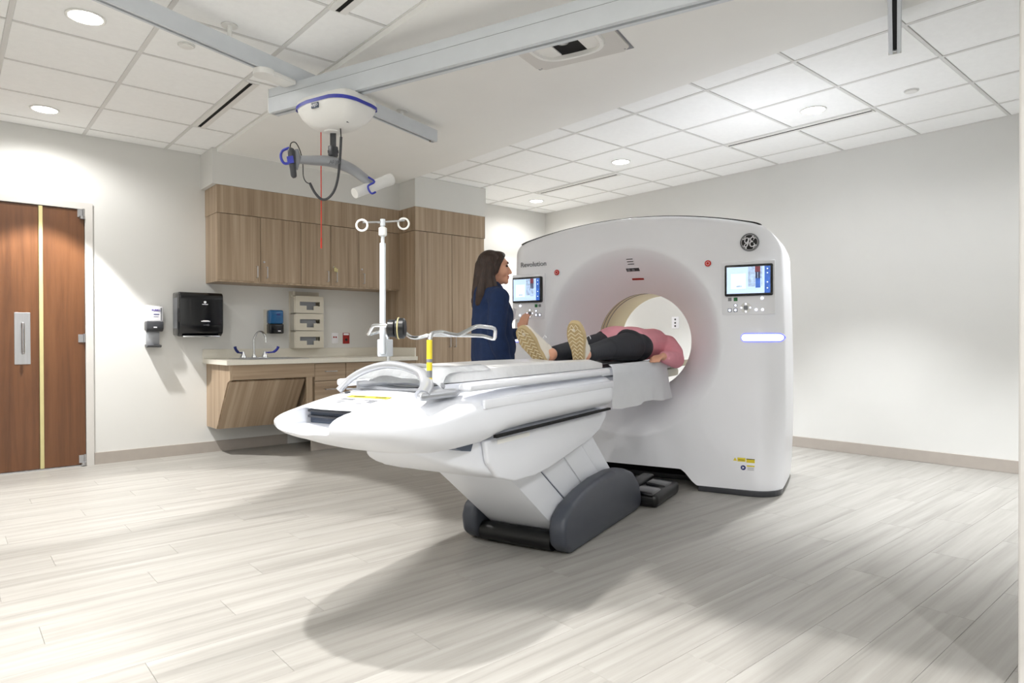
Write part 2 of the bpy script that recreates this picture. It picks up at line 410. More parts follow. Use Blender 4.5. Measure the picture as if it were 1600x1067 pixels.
downlight(5.481, 5.857, 'round downlight in the far ceiling corner beyond the cabinets', True, .72, .06)
downlight(.574, 2.21, 'round downlight above the floor in front of the table foot, out of frame', True, .62, .05)
downlight(.574, .40, 'round downlight above the near left floor, out of frame', True, .72, .10)
downlight(-1.25, 2.21, 'added fill downlight far left of the door aisle, out of frame', True, .3, .45)  # unseen lamp added to raise the fill from the left
downlight(-1.25, .40, 'added fill downlight above the entry behind the viewer, out of frame', True, .5, .45)  # added behind the camera as fill, no known fixture here
downlight(.574, -1.30, 'added fill downlight by the wall behind the viewer, out of frame', False, .6, .6)  # unseen wide-beam fill added for the gantry face and rails
downlight(4.87, .40, 'round downlight above the near right floor, out of frame', False, .72, .12)

def slot(x, y0, y1, label, w=.05):
    t = thing('slot_diffuser', label, 'air vent', (x, (y0+y1)/2, H), 0, 'linear slot air diffusers')
    b = nb(); bx(b, x-w, x-.013, y0, y1, H-.004, H+.003); bx(b, x+.013, x+w, y0, y1, H-.004, H+.003)
    bx(b, x-.019, x+.019, y0, y0+.006, H-.004, H+.003); bx(b, x-.019, x+.019, y1-.006, y1, H-.004, H+.003); obj('frame', b, 'plastic', t, 0)
    obj('slot', box(x-.013, x+.013, y0+.006, y1-.006, H-.0015, H+.002), 'void', t, 0)
slot(1.539, 4.37, 5.54, 'black slot diffuser along the soffit edge, left of the lift housing')
slot(1.539, 1.95, 3.14, 'black slot diffuser cut off by the top edge above the lift rail')
slot(5.205, 1.92, 3.11, 'black slot diffuser above the right part of the scanner')
slot(5.228, 4.37, 5.52, 'black slot diffuser in the far ceiling above the scanner left side')
for x, y, l in ((1.063, 4.059, 'small white sprinkler cover beside the long lift rail'), (5.002, 1.601, 'small white sprinkler cover in the right ceiling near the hanging rail end')):
    t = thing('sprinkler_cover', l, 'sprinkler', (x, y, H), 0, 'flush sprinkler covers')
    b = nb(); lathe(b, [(.038, .002), (.038, -.008), (.034, -.010), (0.001, -.010)], 28, Matrix.Translation((x, y, H))); obj('cover_disc', b, 'plastic', t)
    b = nb(); lathe(b, [(.046, .002), (.046, -.002), (.04, -.002)], 28, Matrix.Translation((x, y, H))); obj('escutcheon', b, 'tee', t)

# ------------------------------------------------------------------ overhead rails (aligned with the scanner)
def railbox(bm, u0, u1, v0, v1, z0, z1, slotw=.02, along='u'):
    # hollow extrusion with a slot underneath and two raised ribs
    if along == 'u':
        c = (v0+v1)/2
        prof = [(v0, z1), (v1, z1), (v1, z0+.012), (v1-.004, z0+.004), (v1-.004, z0), (c+slotw/2, z0), (c+slotw/2, z0+.02), (c-slotw/2, z0+.02), (c-slotw/2, z0), (v0+.004, z0), (v0+.004, z0+.004), (v0, z0+.012)]
        merge(bm, prism(prof, u0, u1, lambda a, b, d: ct(d, a, b)))
    else:
        c = (u0+u1)/2
        prof = [(u0, z1), (u1, z1), (u1, z0+.012), (u1-.004, z0+.004), (u1-.004, z0), (c+slotw/2, z0), (c+slotw/2, z0+.02), (c-slotw/2, z0+.02), (c-slotw/2, z0), (u0+.004, z0), (u0+.004, z0+.004), (u0, z0+.012)]
        merge(bm, prism(prof, v0, v1, lambda a, b, d: ct(a, d, b)))
def rail(u0, u1, v0, v1, z0, z1, label, posts, vend):
    t = thing('lift_rail', label, 'ceiling rail', ct((u0+u1)/2, (v0+v1)/2, z0), A, 'ceiling lift rails')
    b = nb(); railbox(b, u0, u1, v0, v1, z0, z1); obj('rail_profile', b, 'alu', t, 30)
    obj('slot_liner', prism([(0, 0), (1, 0), (1, 1), (0, 1)], 0, 1, lambda a, b_, d: ct(u0+.01+(u1-u0-.02)*d, (v0+v1)/2-.0095+.019*a, z0+.016+.003*b_)), 'void', t, 0)
    e = nb(); merge(e, prism([(v0-.001, z0-.001), (v1+.001, z0-.001), (v1+.001, z1+.001), (v0-.001, z1+.001)], u1, u1+.004, lambda a, b_, d: ct(d, a, b_), bev=.001)); obj('end_cap', e, 'plastic', t)
    for pu in posts:
        top = H if (ct(pu, (v0+v1)/2, 0).x < SX0 or ct(pu, (v0+v1)/2, 0).x > SX1) else SZ
        b = nb(); lathe(b, [(.012, z1), (.012, top-.006), (.042, top-.006), (.042, top)], 20, Matrix.Translation(ct(pu, (v0+v1)/2, 0))); obj('hanger', b, 'plastic', t)
    b = nb(); lathe(b, [(.008, z0+.002), (.010, z0-.006), (.004, z0-.008)], 12, Matrix.Translation(ct(u1-.05, (v0+v1)/2, 0))); obj('end_stop', b, 'chrome', t)
rail(-.4, 4.083, 3.052, 3.112, 2.552, 2.640, 'long aluminium ceiling rail crossing above the lift housing', (2.28, 3.7), 0)
rail(-.4, 4.083, -.021, .037, 2.552, 2.640, 'aluminium rail end hanging below the ceiling at upper right', (1.2, 3.7), 0)
t = thing('traverse_rail', 'deep double aluminium rail running across the ceiling and carrying the lift', 'ceiling rail', ct(2.73, 1.5, 2.40), A, 'ceiling lift rails')
b = nb(); railbox(b, 2.688, 2.766, -.22, 3.275, 2.402, 2.492, along='v'); obj('lower_profile', b, 'alu', t, 30)
b = nb(); merge(b, prism([(2.690, 2.4945), (2.764, 2.4945), (2.764, 2.546), (2.690, 2.546)], -.22, 3.275, lambda a, c, d: ct(a, d, c), bev=.003)); obj('upper_profile', b, 'alu', t, 30)
obj('slot_liner', prism([(2.7175, 2.4175), (2.7365, 2.4175), (2.7365, 2.421), (2.7175, 2.421)], -.21, 3.26, lambda a, c, d: ct(a, d, c)), 'void', t, 0)
obj('joint_strip', prism([(2.6915, 2.4915), (2.7625, 2.4915), (2.7625, 2.495), (2.6915, 2.495)], -.215, 3.27, lambda a, c, d: ct(a, d, c)), 'ink', t, 0)
obj('end_cap', prism([(2.686, 2.400), (2.768, 2.400), (2.768, 2.548), (2.686, 2.548)], 3.275, 3.281, lambda a, c, d: ct(a, d, c), bev=.002), 'plastic', t)
for vv in (3.082, .008):
    b = nb(); boxin(b, 2.50, 2.69, vv-.055, vv+.055, 2.520, 2.551, bev=.014, T=CT); lathe(b, [(.058, 2.5185), (.058, 2.5505)], 24, Matrix.Translation(ct(2.50, vv, 0)))
    obj('carriage', b, 'plastic', t)
    obj('carriage_bracket', box(2.69, 2.764, vv-.04, vv+.04, 2.546, 2.556, T=CT), 'alu', t, 0)

# square camera plate on the soffit
t = thing('camera_plate', 'square soffit plate with an oval recessed opening behind the lift rail', 'ceiling plate', ct(3.28, 1.59, SZ-.012), A)
u0, u1, v0, v1 = 2.98, 3.565, 1.295, 1.885
cx_, cy_ = (u0+u1)/2, (v0+v1)/2
def ov(ru, rv, n=40, e=3.2): return [(cx_+ru*math.copysign(abs(math.cos(q))**(2/e), math.cos(q)), cy_+rv*math.copysign(abs(math.sin(q))**(2/e), math.sin(q))) for q in [2*math.pi*(i+.5)/n for i in range(n)]]
def sq(n=40): 
    out = []
    for q in [2*math.pi*(i+.5)/n for i in range(n)]:
        c, s = math.cos(q), math.sin(q); k = 1/max(abs(c), abs(s)); out.append((cx_+(u1-u0)/2*c*k, cy_+(v1-v0)/2*s*k))
    return out
P3 = lambda pl, z: [ct(a, c, z) for a, c in pl]
b = nb(); loft(b, [P3(sq(), SZ), P3(sq(), SZ-.014), P3(ov(.19, .20), SZ-.012), P3(ov(.19, .20), SZ)], cap=False); obj('plate', b, 'frame', t, 30)
b = nb(); loft(b, [P3(ov(.205, .215), SZ-.012), P3(ov(.20, .21), SZ-.028), P3(ov(.18, .19), SZ-.028), P3(ov(.175, .185), SZ-.002)], cap=False); obj('opening_rim', b, 'plastic', t)
obj('shadow_gap', box(u0-.006, u1+.010, v0-.010, v1+.006, SZ-.003, SZ-.0005, T=CT), 'grey', t, 0)  # grey sheet painted in as the plate's shadow line
b = nb(); merge(b, prism(ov(.18, .19), SZ-.006, SZ-.001, lambda a, c, d: ct(a, c, d))); obj('recess', b, 'void', t, 0)
for k, vv in enumerate((v0+.16, v1-.16)):
    obj('inner_cover', box(cx_-.15, cx_+.16, vv-.055, vv+.055, SZ-.014, SZ-.004, bev=.003, T=CT), 'soffit', t)
b = nb(); lathe(b, [(.035, SZ-.004), (.035, SZ-.02), (.02, SZ-.024)], 20, Matrix.Translation(ct(cx_, cy_, 0))); obj('lens', b, 'gloss', t)
for a in (u0+.03, u1-.03):
    for c in (v0+.03, v1-.03):
        b = nb(); lathe(b, [(.006, SZ-.011), (.006, SZ-.014)], 10, Matrix.Translation(ct(a, c, 0))); obj('screw', b, 'grey', t)

# ------------------------------------------------------------------ ceiling lift: housing, strap, spreader bar, handset
LU, LV = 2.735, 2.757
t = thing('patient_lift', 'white ceiling patient lift with a blue band hanging from the deep rail', 'patient lift', ct(LU, LV, 2.21), A)
def rsq(hu, hv, e, n=48):
    return [(LU+hu*math.copysign(abs(math.cos(q))**(2/e), math.cos(q)), LV+hv*math.copysign(abs(math.sin(q))**(2/e), math.sin(q))) for q in [2*math.pi*(i+.5)/n for i in range(n)]]
def zdip(pl, z, k): # rim dips towards the corners/ends of each side
    return [ct(a, c, z-k*((abs(c-LV)/.21)**3 if abs(c-LV) > abs(a-LU)*1.4 else 0)) for a, c in pl]
b = nb(); rings = []
for hu, hv, z, e in ((.05, .10, 2.400, 4), (.125, .19, 2.396, 5), (.14, .205, 2.375, 6), (.142, .208, 2.352, 6), (.138, .204, 2.32, 5), (.128, .19, 2.285, 4), (.108, .16, 2.252, 3), (.085, .125, 2.232, 2.6), (.06, .09, 2.222, 2.4), (.02, .03, 2.219, 2)):
    rings.append([ct(a, c, z) for a, c in rsq(hu, hv, e)])
loft(b, rings); obj('housing', b, 'plastic', t, 40)
b = nb(); r0 = rsq(.1445, .2105, 6); 
def bz(a, c): # band height bows down at the outer ends
    return 2.384 - .028*(abs(c-LV)/.21)**2.2 - .012*(abs(a-LU)/.1445)**2
loft(b, [[ct(a, c, bz(a, c)) for a, c in r0], [ct(a, c, bz(a, c)-.020) for a, c in r0]], cap=False)
r1 = rsq(.139, .205, 6); obj('blue_band', b, 'blue', t, 40)
LBL = at_u(492, 164.5, LU-.1435)
TL = Matrix((-V, Vector((0, 0, 1)), -U)).transposed().to_4x4()    # local x = image right, y = up, z = towards the table foot
def onface(p): T = TL.copy(); T.translation = p; return T
b = box(-.026, .026, -.0145, .0145, -.006, .004, bev=.002); b.transform(onface(LBL)); obj('maker_label', b, 'slate', t)
obj('label_text', textbm('ARJO', .022, onface(LBL-U*.005)), 'scr_bg' if False else 'paper', t, 0)
q = ct(LU-.02, LV-.10, 2.2275)
obj('indicator_panel', box(LU-.05, LU+.0, LV-.13, LV-.09, 2.236, 2.2445, bev=.002, T=CT), 'dark', t)
b = nb(); lathe(b, [(.05, 2.235), (.048, 2.214), (.03, 2.212)], 24, Matrix.Translation(ct(LU, LV+.03, 0))); obj('strap_guide', b, 'plastic', t)
D0 = (ct(LU, LV+.03, 2.2)-CAM).dot(fw)
def L(px, py, dd=0): return at_d(px, py, D0+dd)
s0, s1 = L(520.5, 199), L(520.5, 232)
b = nb(); Ts = Matrix((rt, up, -fw)).transposed().to_4x4()
bx(b, s0.x-.0, s0.x, s0.y, s0.y, 0, 1) if False else None
def slab(c0, c1, w, th):                        # flat strap between two points, seen face-on
    d = (c1-c0).normalized(); s = d.cross(fw).normalized(); n = s.cross(d)
    bm = nb(); loft(bm, [[p+s*w/2+n*th/2, p-s*w/2+n*th/2, p-s*w/2-n*th/2, p+s*w/2-n*th/2] for p in (c0, c1)]); return bm
obj('strap', slab(s0+Vector((0, 0, .03)), s1, .034, .006), 'dark', t, 0)
b = nb(); merge(b, box(-.026, .026, -.018, .018, -.062, 0, bev=.008, T=Matrix.Translation(L(520.5, 228)) @ CT))
tube(b, [L(512, 237, -.01), L(529, 237, .01)], .009, 10); tube(b, [L(521, 238), L(521, 246)], .017, 12); obj('strap_coupling', b, 'dark', t)
bp = [L(462, 249, -.16), L(485, 250.5, -.1), L(510, 251.5, -.03), L(530, 256, .02), L(552, 266, .09), L(575, 283, .15), L(585, 292, .18)]
b = nb(); pts = cr(bp, 5); k = len(pts)
tube(b, pts, [.020+.012*math.sin(math.pi*i/(k-1)) for i in range(k)], 12); sb = obj('spreader_bar', b, 'grey' if False else 'silver', t, 50)
obj('spreader_text', textbm('ARJO', .028, Matrix.Translation(L(523, 253.5, -.045)) @ Ts), 'inkgrey', sb, 0)
b = nb(); tube(b, cr([L(554, 302, .08), L(575, 294, .15), L(600, 284, .24), L(611, 280, .28)], 4), [.030]*4+[.033]*5+[.036]*4, 14); obj('end_roll', b, 'plastic', t)
b = nb(); tube(b, cr([L(576, 277, .12), L(585, 284, .1), L(575, 291, .10), L(580, 302, .09), L(587, 300, .1)], 5), .006, 8); obj('sling_clip', b, 'blue', t)
b = nb(); tube(b, cr([L(452, 231, -.17), L(441, 236, -.17), L(439, 246, -.17), L(444, 255, -.17), L(452, 255, -.17)], 5), .0075, 8); obj('sling_clip', b, 'blue', t)
hs = thing('lift_handset', 'grey handheld lift control hooked on the left end of the spreader bar', 'remote control', L(459, 278, -.19))
b = nb(); cap(b, [L(455, 236, -.19), L(456, 250, -.19), L(459, 274, -.19)], [.020, .019, .017]); obj('body', blob(b, .006, 3), 'dark', hs)
b = nb(); tube(b, [L(463, 234, -.165), L(465, 246, -.165), L(463, 265, -.165)], [.012, .018, .008], 12); obj('holder', b, 'grey', hs)
obj('button_pad', slab(L(453, 244, -.213), L(454.5, 255, -.213), .034, .006), 'blue', hs, 0)
b = nb(); tube(b, cr([L(453, 232, -.19), L(455, 223.5, -.17), L(462, 223, -.12), L(469, 236, -.05), L(473, 255, 0), L(474, 275, 0), L(478, 284, 0), L(484, 287, 0)], 6), .0028, 8); obj('thin_cable', b, 'ink', hs)
b = nb(); tube(b, cr([L(484, 286, 0), L(492, 301, 0), L(502, 311, 0), L(512, 310, 0), L(522, 298, -.01), L(528, 278, -.02), L(531, 250, -.04), L(533, 214, -.05)], 6), .0075, 10); obj('cable_sleeve', b, 'dark', hs)
b = nb(); tube(b, [L(533, 216, -.05), L(532, 200, -.06), L(532, 196, -.06)], .0035, 8); obj('cable_end', b, 'ink', hs)
b = nb(); tube(b, [L(501.5, 196, .03), L(501.6, 250, .03), L(502, 320, .03), L(502, 378, .03)], .0032, 8)
tube(b, [L(502, 372, .03), L(502, 388, .03)], .005, 8)
obj('emergency_cord', b, 'redcord', None, label='thin red pull cord hanging straight down from the lift housing', cat='cord')

# ================================================================== casework on the back wall
FY = 6.05
def handle_v(x, y, z0, z1, par):
    b = nb(); tube(b, [(x, y, z0), (x, y-.028, z0), (x, y-.028, z1), (x, y, z1)], .0045, 8); return obj('handle', b, 'steel', par)
def handle_h(x0, x1, y, z, par):
    b = nb(); tube(b, [(x0, y, z), (x0, y-.028, z), (x1, y-.028, z), (x1, y, z)], .0045, 8); return obj('handle', b, 'steel', par)
def lock(x, y, z, par, keys=False):
    b = nb(); T = Matrix.Translation((x, y, z)) @ Matrix.Rotation(R(90), 4, 'X')
    lathe(b, [(.009, -.001), (.009, .005), (.004, .006)], 14, T); o = obj('lock', b, 'steel', par)
    if keys:
        b = nb(); merge(b, box(x-.002, x+.002, y-.03, y-.005, z-.012, z+.004)); merge(b, box(x-.012, x+.012, y-.034, y-.030, z-.045, z-.008, bev=.001)); merge(b, box(x+.006, x+.024, y-.038, y-.034, z-.05, z-.016, bev=.001)); obj('keys', b, 'brass', par)
def wallcab(x0, x1, doors, label):
    t = thing('wall_cabinet', label, 'cabinet', ((x0+x1)/2, FY+.17, 1.548), 0, 'wall cabinets over the sink counter')
    obj('carcass', box(x0, x1, FY+.02, YW, 1.548, 2.152, bev=.0015, seg=1), 'cab', t, 0)
    obj('bottom_rail', box(x0, x1, FY+.002, FY+.02, 1.548, 1.562), 'cab', t, 0)
    for (a, c, hx, lk, ky) in doors:
        d = obj('cabinet_door', box(a+.002, c-.002, FY, FY+.019, 1.563, 2.150, bev=.0015, seg=1), 'cab', t, 0)
        handle_v(hx, FY, 1.60, 1.70, d)
        if lk: lock(a+.03, FY, 1.745, d, ky)
wallcab(1.825, 2.587, [(1.825, 2.206, 2.168, 0, 0), (2.206, 2.587, 2.258, 1, 0)], 'wood-grain wall cabinet with two wide doors above the towel dispenser')
wallcab(2.588, 3.197, [(2.588, 2.892, 2.855, 0, 0), (2.892, 3.197, 2.945, 1, 1)], 'wood-grain wall cabinet with narrow doors and keys in its lock')
wallcab(3.198, 3.670, [(3.198, 3.670, 3.245, 1, 0)], 'single-door wood-grain wall cabinet against the tall cabinet')
obj('cabinet_valance', box(1.822, 3.671, FY-.002, YW, 2.154, 2.399, bev=.0015, seg=1), 'cab', None, 0, 'wood-grain filler board running above the wall cabinets', 'filler panel')
# tall cabinet
t = thing('tall_cabinet', 'tall wood-grain cabinet with two doors behind the woman', 'cabinet', (4.13, 6.06, 0))
obj('carcass', box(3.672, 4.584, 5.77, YW-.022, .0, 2.152, bev=.0015, seg=1), 'cab', t, 0)
obj('top_panel', box(3.671, 4.592, 5.748, YW-.022, 2.155, 2.399, bev=.0015, seg=1), 'cab', t, 0)
for a, c, hx in ((3.674, 4.136, 4.10), (4.136, 4.582, 4.17)):
    d = obj('cabinet_door', box(a+.002, c-.002, 5.75, 5.769, .10, 2.150, bev=.0015, seg=1), 'cab', t, 0); handle_v(hx, 5.75, .95, 1.05, d)
obj('toe_kick', box(3.68, 4.57, 5.80, 5.82, 0, .10), 'base', t, 0)
# countertop with sink opening
CX0, CX1, CY0, CZ0, CZ1 = 1.792, 3.671, 5.705, .818, .858
sa, sb_ = at_z(354, 563, CZ1), at_z(462, 561, CZ1)
S0, S1, SY0, SY1 = 2.03, 2.53, 5.84, 6.24
b = nb(); bx(b, CX0, S0, CY0, YW, CZ0, CZ1); bx(b, S1, CX1, CY0, YW, CZ0, CZ1); bx(b, S0, S1, CY0, SY0, CZ0, CZ1); bx(b, S0, S1, SY1, YW, CZ0, CZ1)
bmesh.ops.remove_doubles(b, verts=b.verts[:], dist=1e-5)
t = thing('countertop', 'cream solid-surface countertop with a low backsplash', 'countertop', (2.73, 6.05, CZ0))
obj('worktop', b, 'counter', t, 0)
obj('backsplash', box(CX0, CX1, YW-.018, YW, CZ1, CZ1+.088, bev=.002, seg=1), 'counter', t, 0)
obj('side_splash', box(CX1-.018, CX1, CY0+.03, YW-.018, CZ1, CZ1+.088, bev=.002, seg=1), 'counter', t, 0)
t = thing('sink', 'stainless drop-in sink with a flat rim in the cream countertop', 'sink', ((S0+S1)/2, 6.04, .72))
b = nb(); ring = lambda x0, x1, y0, y1, z: [Vector(p) for p in ((x0, y0, z), (x1, y0, z), (x1, y1, z), (x0, y1, z))]
loft(b, [ring(S0-.03, S1+.03, SY0-.03, SY1+.06, CZ1+.001), ring(S0-.028, S1+.028, SY0-.028, SY1+.058, CZ1+.005), ring(S0+.02, S1-.02, SY0+.02, SY1-.03, CZ1+.005), ring(S0+.03, S1-.03, SY0+.03, SY1-.04, CZ1+.001), ring(S0+.05, S1-.05, SY0+.05, SY1-.06, .70)], cap=False)
bmesh.ops.contextual_create(b, geom=[e for e in b.edges if abs(e.verts[0].co.z-.70) < 1e-4 and abs(e.verts[1].co.z-.70) < 1e-4]); obj('basin', b, 'steel', t, 20)
b = nb(); lathe(b, [(.04, .700), (.04, .704), (.02, .703)], 20, Matrix.Translation((2.28, 6.02, 0))); obj('drain', b, 'chrome', t)
# faucet
fx, fy = at_y(397, 560, 6.25).x, 6.25
t = thing('faucet', 'chrome gooseneck faucet with two blue-tipped lever handles', 'faucet', (fx, fy, CZ1))
z0 = CZ1+.005
b = nb(); lathe(b, [(.024, z0), (.024, z0+.008), (.013, z0+.03)], 16, Matrix.Translation((fx, fy, 0)))
tube(b, cr([(fx, fy, z0), (fx, fy, z0+.10), (fx, fy, z0+.17), (fx+.02, fy-.02, z0+.232), (fx+.045, fy-.07, z0+.245), (fx+.06, fy-.12, z0+.205), (fx+.064, fy-.13, z0+.145)], 6), .0095, 12); obj('spout', b, 'chrome', t)
obj('deck_plate', box(fx-.13, fx+.13, fy-.03, fy+.03, z0-.001, z0+.004, bev=.002), 'chrome', t)
for s, mm in ((-1, 'navy'), (1, 'blue')):  # brighter blue of the right lever paints in its reflection
    b = nb(); lathe(b, [(.032, z0), (.030, z0+.01), (.014, z0+.045), (.012, z0+.06), (.004, z0+.062)], 18, Matrix.Translation((fx+s*.10, fy, 0)))
    hb = obj('valve_body', b, 'chrome', t)
    b = nb(); tube(b, cr([(fx+s*.10, fy, z0+.05), (fx+s*.13, fy-.03, z0+.048), (fx+s*.165, fy-.06, z0+.055), (fx+s*.19, fy-.075, z0+.08), (fx+s*.20, fy-.08, z0+.105)], 5), [.005]*4+[.007]*6+[.012]*8+[.013]*3, 10); obj('lever', b, mm, hb)
# sink base with sloping panel
BF = 5.735
t = thing('sink_cabinet', 'wood-grain sink base with a sloping access panel under the counter', 'cabinet', (2.2, 6.1, .24))
side = [(YW-.001, .243), (6.10, .243), (5.80, .665), (BF, .690), (BF, CZ0-.001), (YW-.001, CZ0-.001)]
for x in (1.826, 2.556): obj('side_panel', prism(side, x, x+.02, lambda a, c, d: Vector((d, a, c))), 'cab', t, 0)
obj('apron', box(1.846, 2.575, BF-.004, BF+.016, .690, CZ0-.002, bev=.0015, seg=1), 'cabx', t, 0)
obj('apron_return', box(1.846, 2.556, BF+.016, 5.82, .69, .708), 'cabx', t, 0)
obj('access_panel', prism([(6.095, .240), (5.772, .672), (5.788, .684), (6.111, .252)], 1.838, 2.50, lambda a, c, d: Vector((d, a, c)), bev=.0015, seg=1), 'cabs', t, 0)
obj('filler_strip', box(2.50, 2.556, BF+.0, BF+.02, .25, .69), 'cab', t, 0)
# drawer units
for x0, x1, l in ((2.577, 2.886, 'narrow wood-grain drawer unit next to the sink base'), (2.888, 3.186, 'narrow wood-grain drawer unit in the middle under the counter'), (3.188, 3.668, 'wide wood-grain drawer unit against the tall cabinet')):
    t = thing('drawer_unit', l, 'cabinet', ((x0+x1)/2, 6.05, 0), 0, 'drawer units under the counter')
    obj('carcass', box(x0, x1, BF+.02, YW, .10, CZ0-.001, bev=.001, seg=1), 'cab', t, 0); obj('toe_kick', box(x0, x1, BF+.08, BF+.10, 0, .10), 'base', t, 0)
    zz = [(.652, .812), (.385, .646), (.105, .379)]
    for a, c in zz:
        d = obj('drawer_front', box(x0+.002, x1-.002, BF, BF+.019, a, c, bev=.0015, seg=1), 'cabx', t, 0)
        handle_h((x0+x1)/2-.055, (x0+x1)/2+.055, BF, c-.075, d)

# ------------------------------------------------------------------ dispensers and plates on the back wall
TF = Matrix(((1, 0, 0, 0), (0, 0, -1, 0), (0, 1, 0, 0), (0, 0, 0, 1)))     # text x->x, y->z, normal -> -y
def wf(x, y, z): return Matrix.Translation((x, y, z)) @ TF
t = thing('paper_towel_dispenser', 'large glossy black paper towel dispenser on the wall', 'towel dispenser', (1.73, 6.27, 1.055))
x0, x1, z0, z1, yf = 1.545, 1.912, 1.062, 1.452, 6.165
prof = [(yf+.03, z1), (YW, z1+.0), (YW, z0+.01), (yf+.06, z0), (yf+.012, z0+.03), (yf, z0+.10), (yf, z1-.05), (yf+.008, z1-.015)]
b = prism(prof, x0, x1, lambda a, c, d: Vector((d, a, c)), bev=.016, seg=3); obj('cover', b, 'gloss', t, 50)
b = prism([(yf+.055, z1-.05), (YW-.03, z1-.05), (YW-.03, z0+.07), (yf+.07, z0+.07)], x0-.003, x0+.004, lambda a, c, d: Vector((d, a, c)), bev=.0015, seg=1); obj('side_window', b, 'grey', t)
obj('tear_bar', box(x0+.03, x1-.03, yf+.004, yf+.05, z0-.006, z0+.008, bev=.002), 'chrome', t)
b = nb(); lathe(b, [(.011, -.001), (.011, .0015)], 20, wf(1.755, yf, 1.365)); boxin(b, 1.731, 1.779, yf-.0015, yf+.001, 1.343, 1.349); obj('maker_mark', b, 'paper', t, 0)
b = nb(); boxin(b, 1.722, 1.796, yf-.0015, yf+.001, 1.192, 1.2); boxin(b, 1.735, 1.785, yf-.0015, yf+.001, 1.2, 1.205); obj('printed_label', b, 'paper', t, 0)
b = nb(); tube(b, cr([(1.74, yf-.001, 1.163), (1.765, yf-.001, 1.164), (1.782, yf-.001, 1.172), (1.785, yf-.001, 1.158), (1.77, yf-.001, 1.16)], 4), .0016, 6); obj('pull_icon', b, 'grey', t)
t = thing('hand_sanitizer_dispenser', 'slim white and grey hand sanitizer dispenser near the door', 'sanitizer', (1.385, 6.33, .965))
obj('refill', box(1.318, 1.448, 6.285, YW-.01, 1.19, 1.322, bev=.010, seg=3), 'paper', t)
obj('back_plate', box(1.33, 1.436, YW-.03, YW, .985, 1.335, bev=.004), 'plastic', t)
obj('actuator', prism([(6.275, 1.192), (YW-.01, 1.192), (YW-.01, 1.115), (6.30, 1.105), (6.278, 1.125)], 1.317, 1.449, lambda a, c, d: Vector((d, a, c)), bev=.008), 'dark', t)
b = nb(); boxin(b, 1.323, 1.428, YW-.05, YW-.03, .985, 1.11, bev=.003); obj('splash_guard', b, 'silver', t)
obj('drip_tray', prism([(6.275, .985), (YW, .995), (YW, .972), (6.30, .968)], 1.322, 1.435, lambda a, c, d: Vector((d, a, c)), bev=.004), 'dark', t)
obj('brand_text', textbm('PURELL', .021, wf(1.392, 6.284, 1.288), bold=.0006), 'purple', t, 0)
b = nb(); boxin(b, 1.37, 1.416, 6.2835, 6.286, 1.25, 1.257); boxin(b, 1.37, 1.41, 6.2835, 6.286, 1.232, 1.235); obj('printed_lines', b, 'navy', t, 0)
obj('side_strip', box(1.426, 1.436, 6.2835, 6.286, 1.2, 1.31), 'inkgrey', t, 0)
obj('badge', box(1.37, 1.395, 6.2735, 6.277, 1.137, 1.146), 'paper', t, 0)
t = thing('soap_dispenser', 'blue and black soap dispenser beside the glove box rack', 'soap dispenser', (2.455, 6.34, 1.085))
obj('tank', box(2.375, 2.515, 6.295, YW-.005, 1.185, 1.32, bev=.016, seg=3), 'bluetank', t)
obj('pump_body', box(2.375, 2.515, 6.288, YW-.005, 1.09, 1.188, bev=.014, seg=3), 'gloss', t)
obj('back_plate', box(2.352, 2.53, YW-.012, YW, 1.09, 1.325, bev=.003), 'offwhite', t)
b = nb(); boxin(b, 2.445, 2.48, 6.2935, 6.296, 1.268, 1.284); boxin(b, 2.44, 2.47, 6.2935, 6.296, 1.248, 1.251); obj('tank_print', b, 'navy', t, 0)
obj('badge', box(2.455, 2.482, 6.2865, 6.289, 1.112, 1.121), 'paper', t, 0)
# three-tier glove box rack
t = thing('glove_box_rack', 'cream three-tier glove box rack mounted above the counter', 'glove rack', (2.77, 6.33, .945))
gx0, gx1, gy = 2.622, 2.915, 6.270
obj('back_plate', box(gx0-.02, gx1, YW-.008, YW, .945, 1.512, bev=.002), 'offwhite', t)
for k in range(3):
    za, zb = .948+.174*k, .948+.174*(k+1)-.006
    b = nb(); s0_, s1_ = gx0+.045, gx1-.04; zm0, zm1 = za+.072, za+.112; n0, n1 = gx0+.115, gx1-.105; zn = za+.032
    for a in ((gx0, s0_, za, zb), (s1_, gx1, za, zb), (s0_, s1_, zm1, zb), (s0_, n0, za, zm0), (n1, s1_, za, zm0), (n0, n1, za, zn)):
        bx(b, a[0], a[1], gy, gy+.006, a[2], a[3])
    bx(b, s0_, n0, gy, gy+.006, zm0, zm0+.0005)
    bx(b, gx0-.012, gx0, gy+.004, YW-.008, za, zb-.008); bx(b, gx1-.004, gx1, gy+.006, YW-.008, za, zb); bx(b, gx0, gx1, gy+.006, YW-.008, za, za+.005)
    bn = obj('bin', b, 'offwhite', t, 0)
    obj('glove_box', box(gx0+.01, gx1-.075, gy+.02, YW-.012, za+.006, zb-.02), 'grey', bn, 0)
b = nb(); bx(b, gx0-.012, gx0+.01, gy+.03, YW-.008, 1.46, 1.51); boxin(b, gx0-.03, gx0+.005, gy+.03, gy+.06, 1.455, 1.475, bev=.004); obj('top_bracket', b, 'offwhite', t, 0)
def outlet(x0, x1, z0, z1, m, label, dots, dm, y=YW):
    t = thing('wall_outlet', label, 'outlet', ((x0+x1)/2, y, z0))
    obj('cover_plate', box(x0, x1, y-.006, y, z0, z1, bev=.002), m, t)
    for (a, c, ra) in dots:
        b = nb(); lathe(b, [(ra, 0), (ra, .002)], 12, wf(a, y-.0055, c)); obj('socket', b, dm, t)
    return t
outlet(3.055, 3.126, .99, 1.102, 'paper', 'white wall plate with two red indicator dots above the counter', [(3.078, 1.057, .009), (3.102, 1.057, .009)], 'darkred')
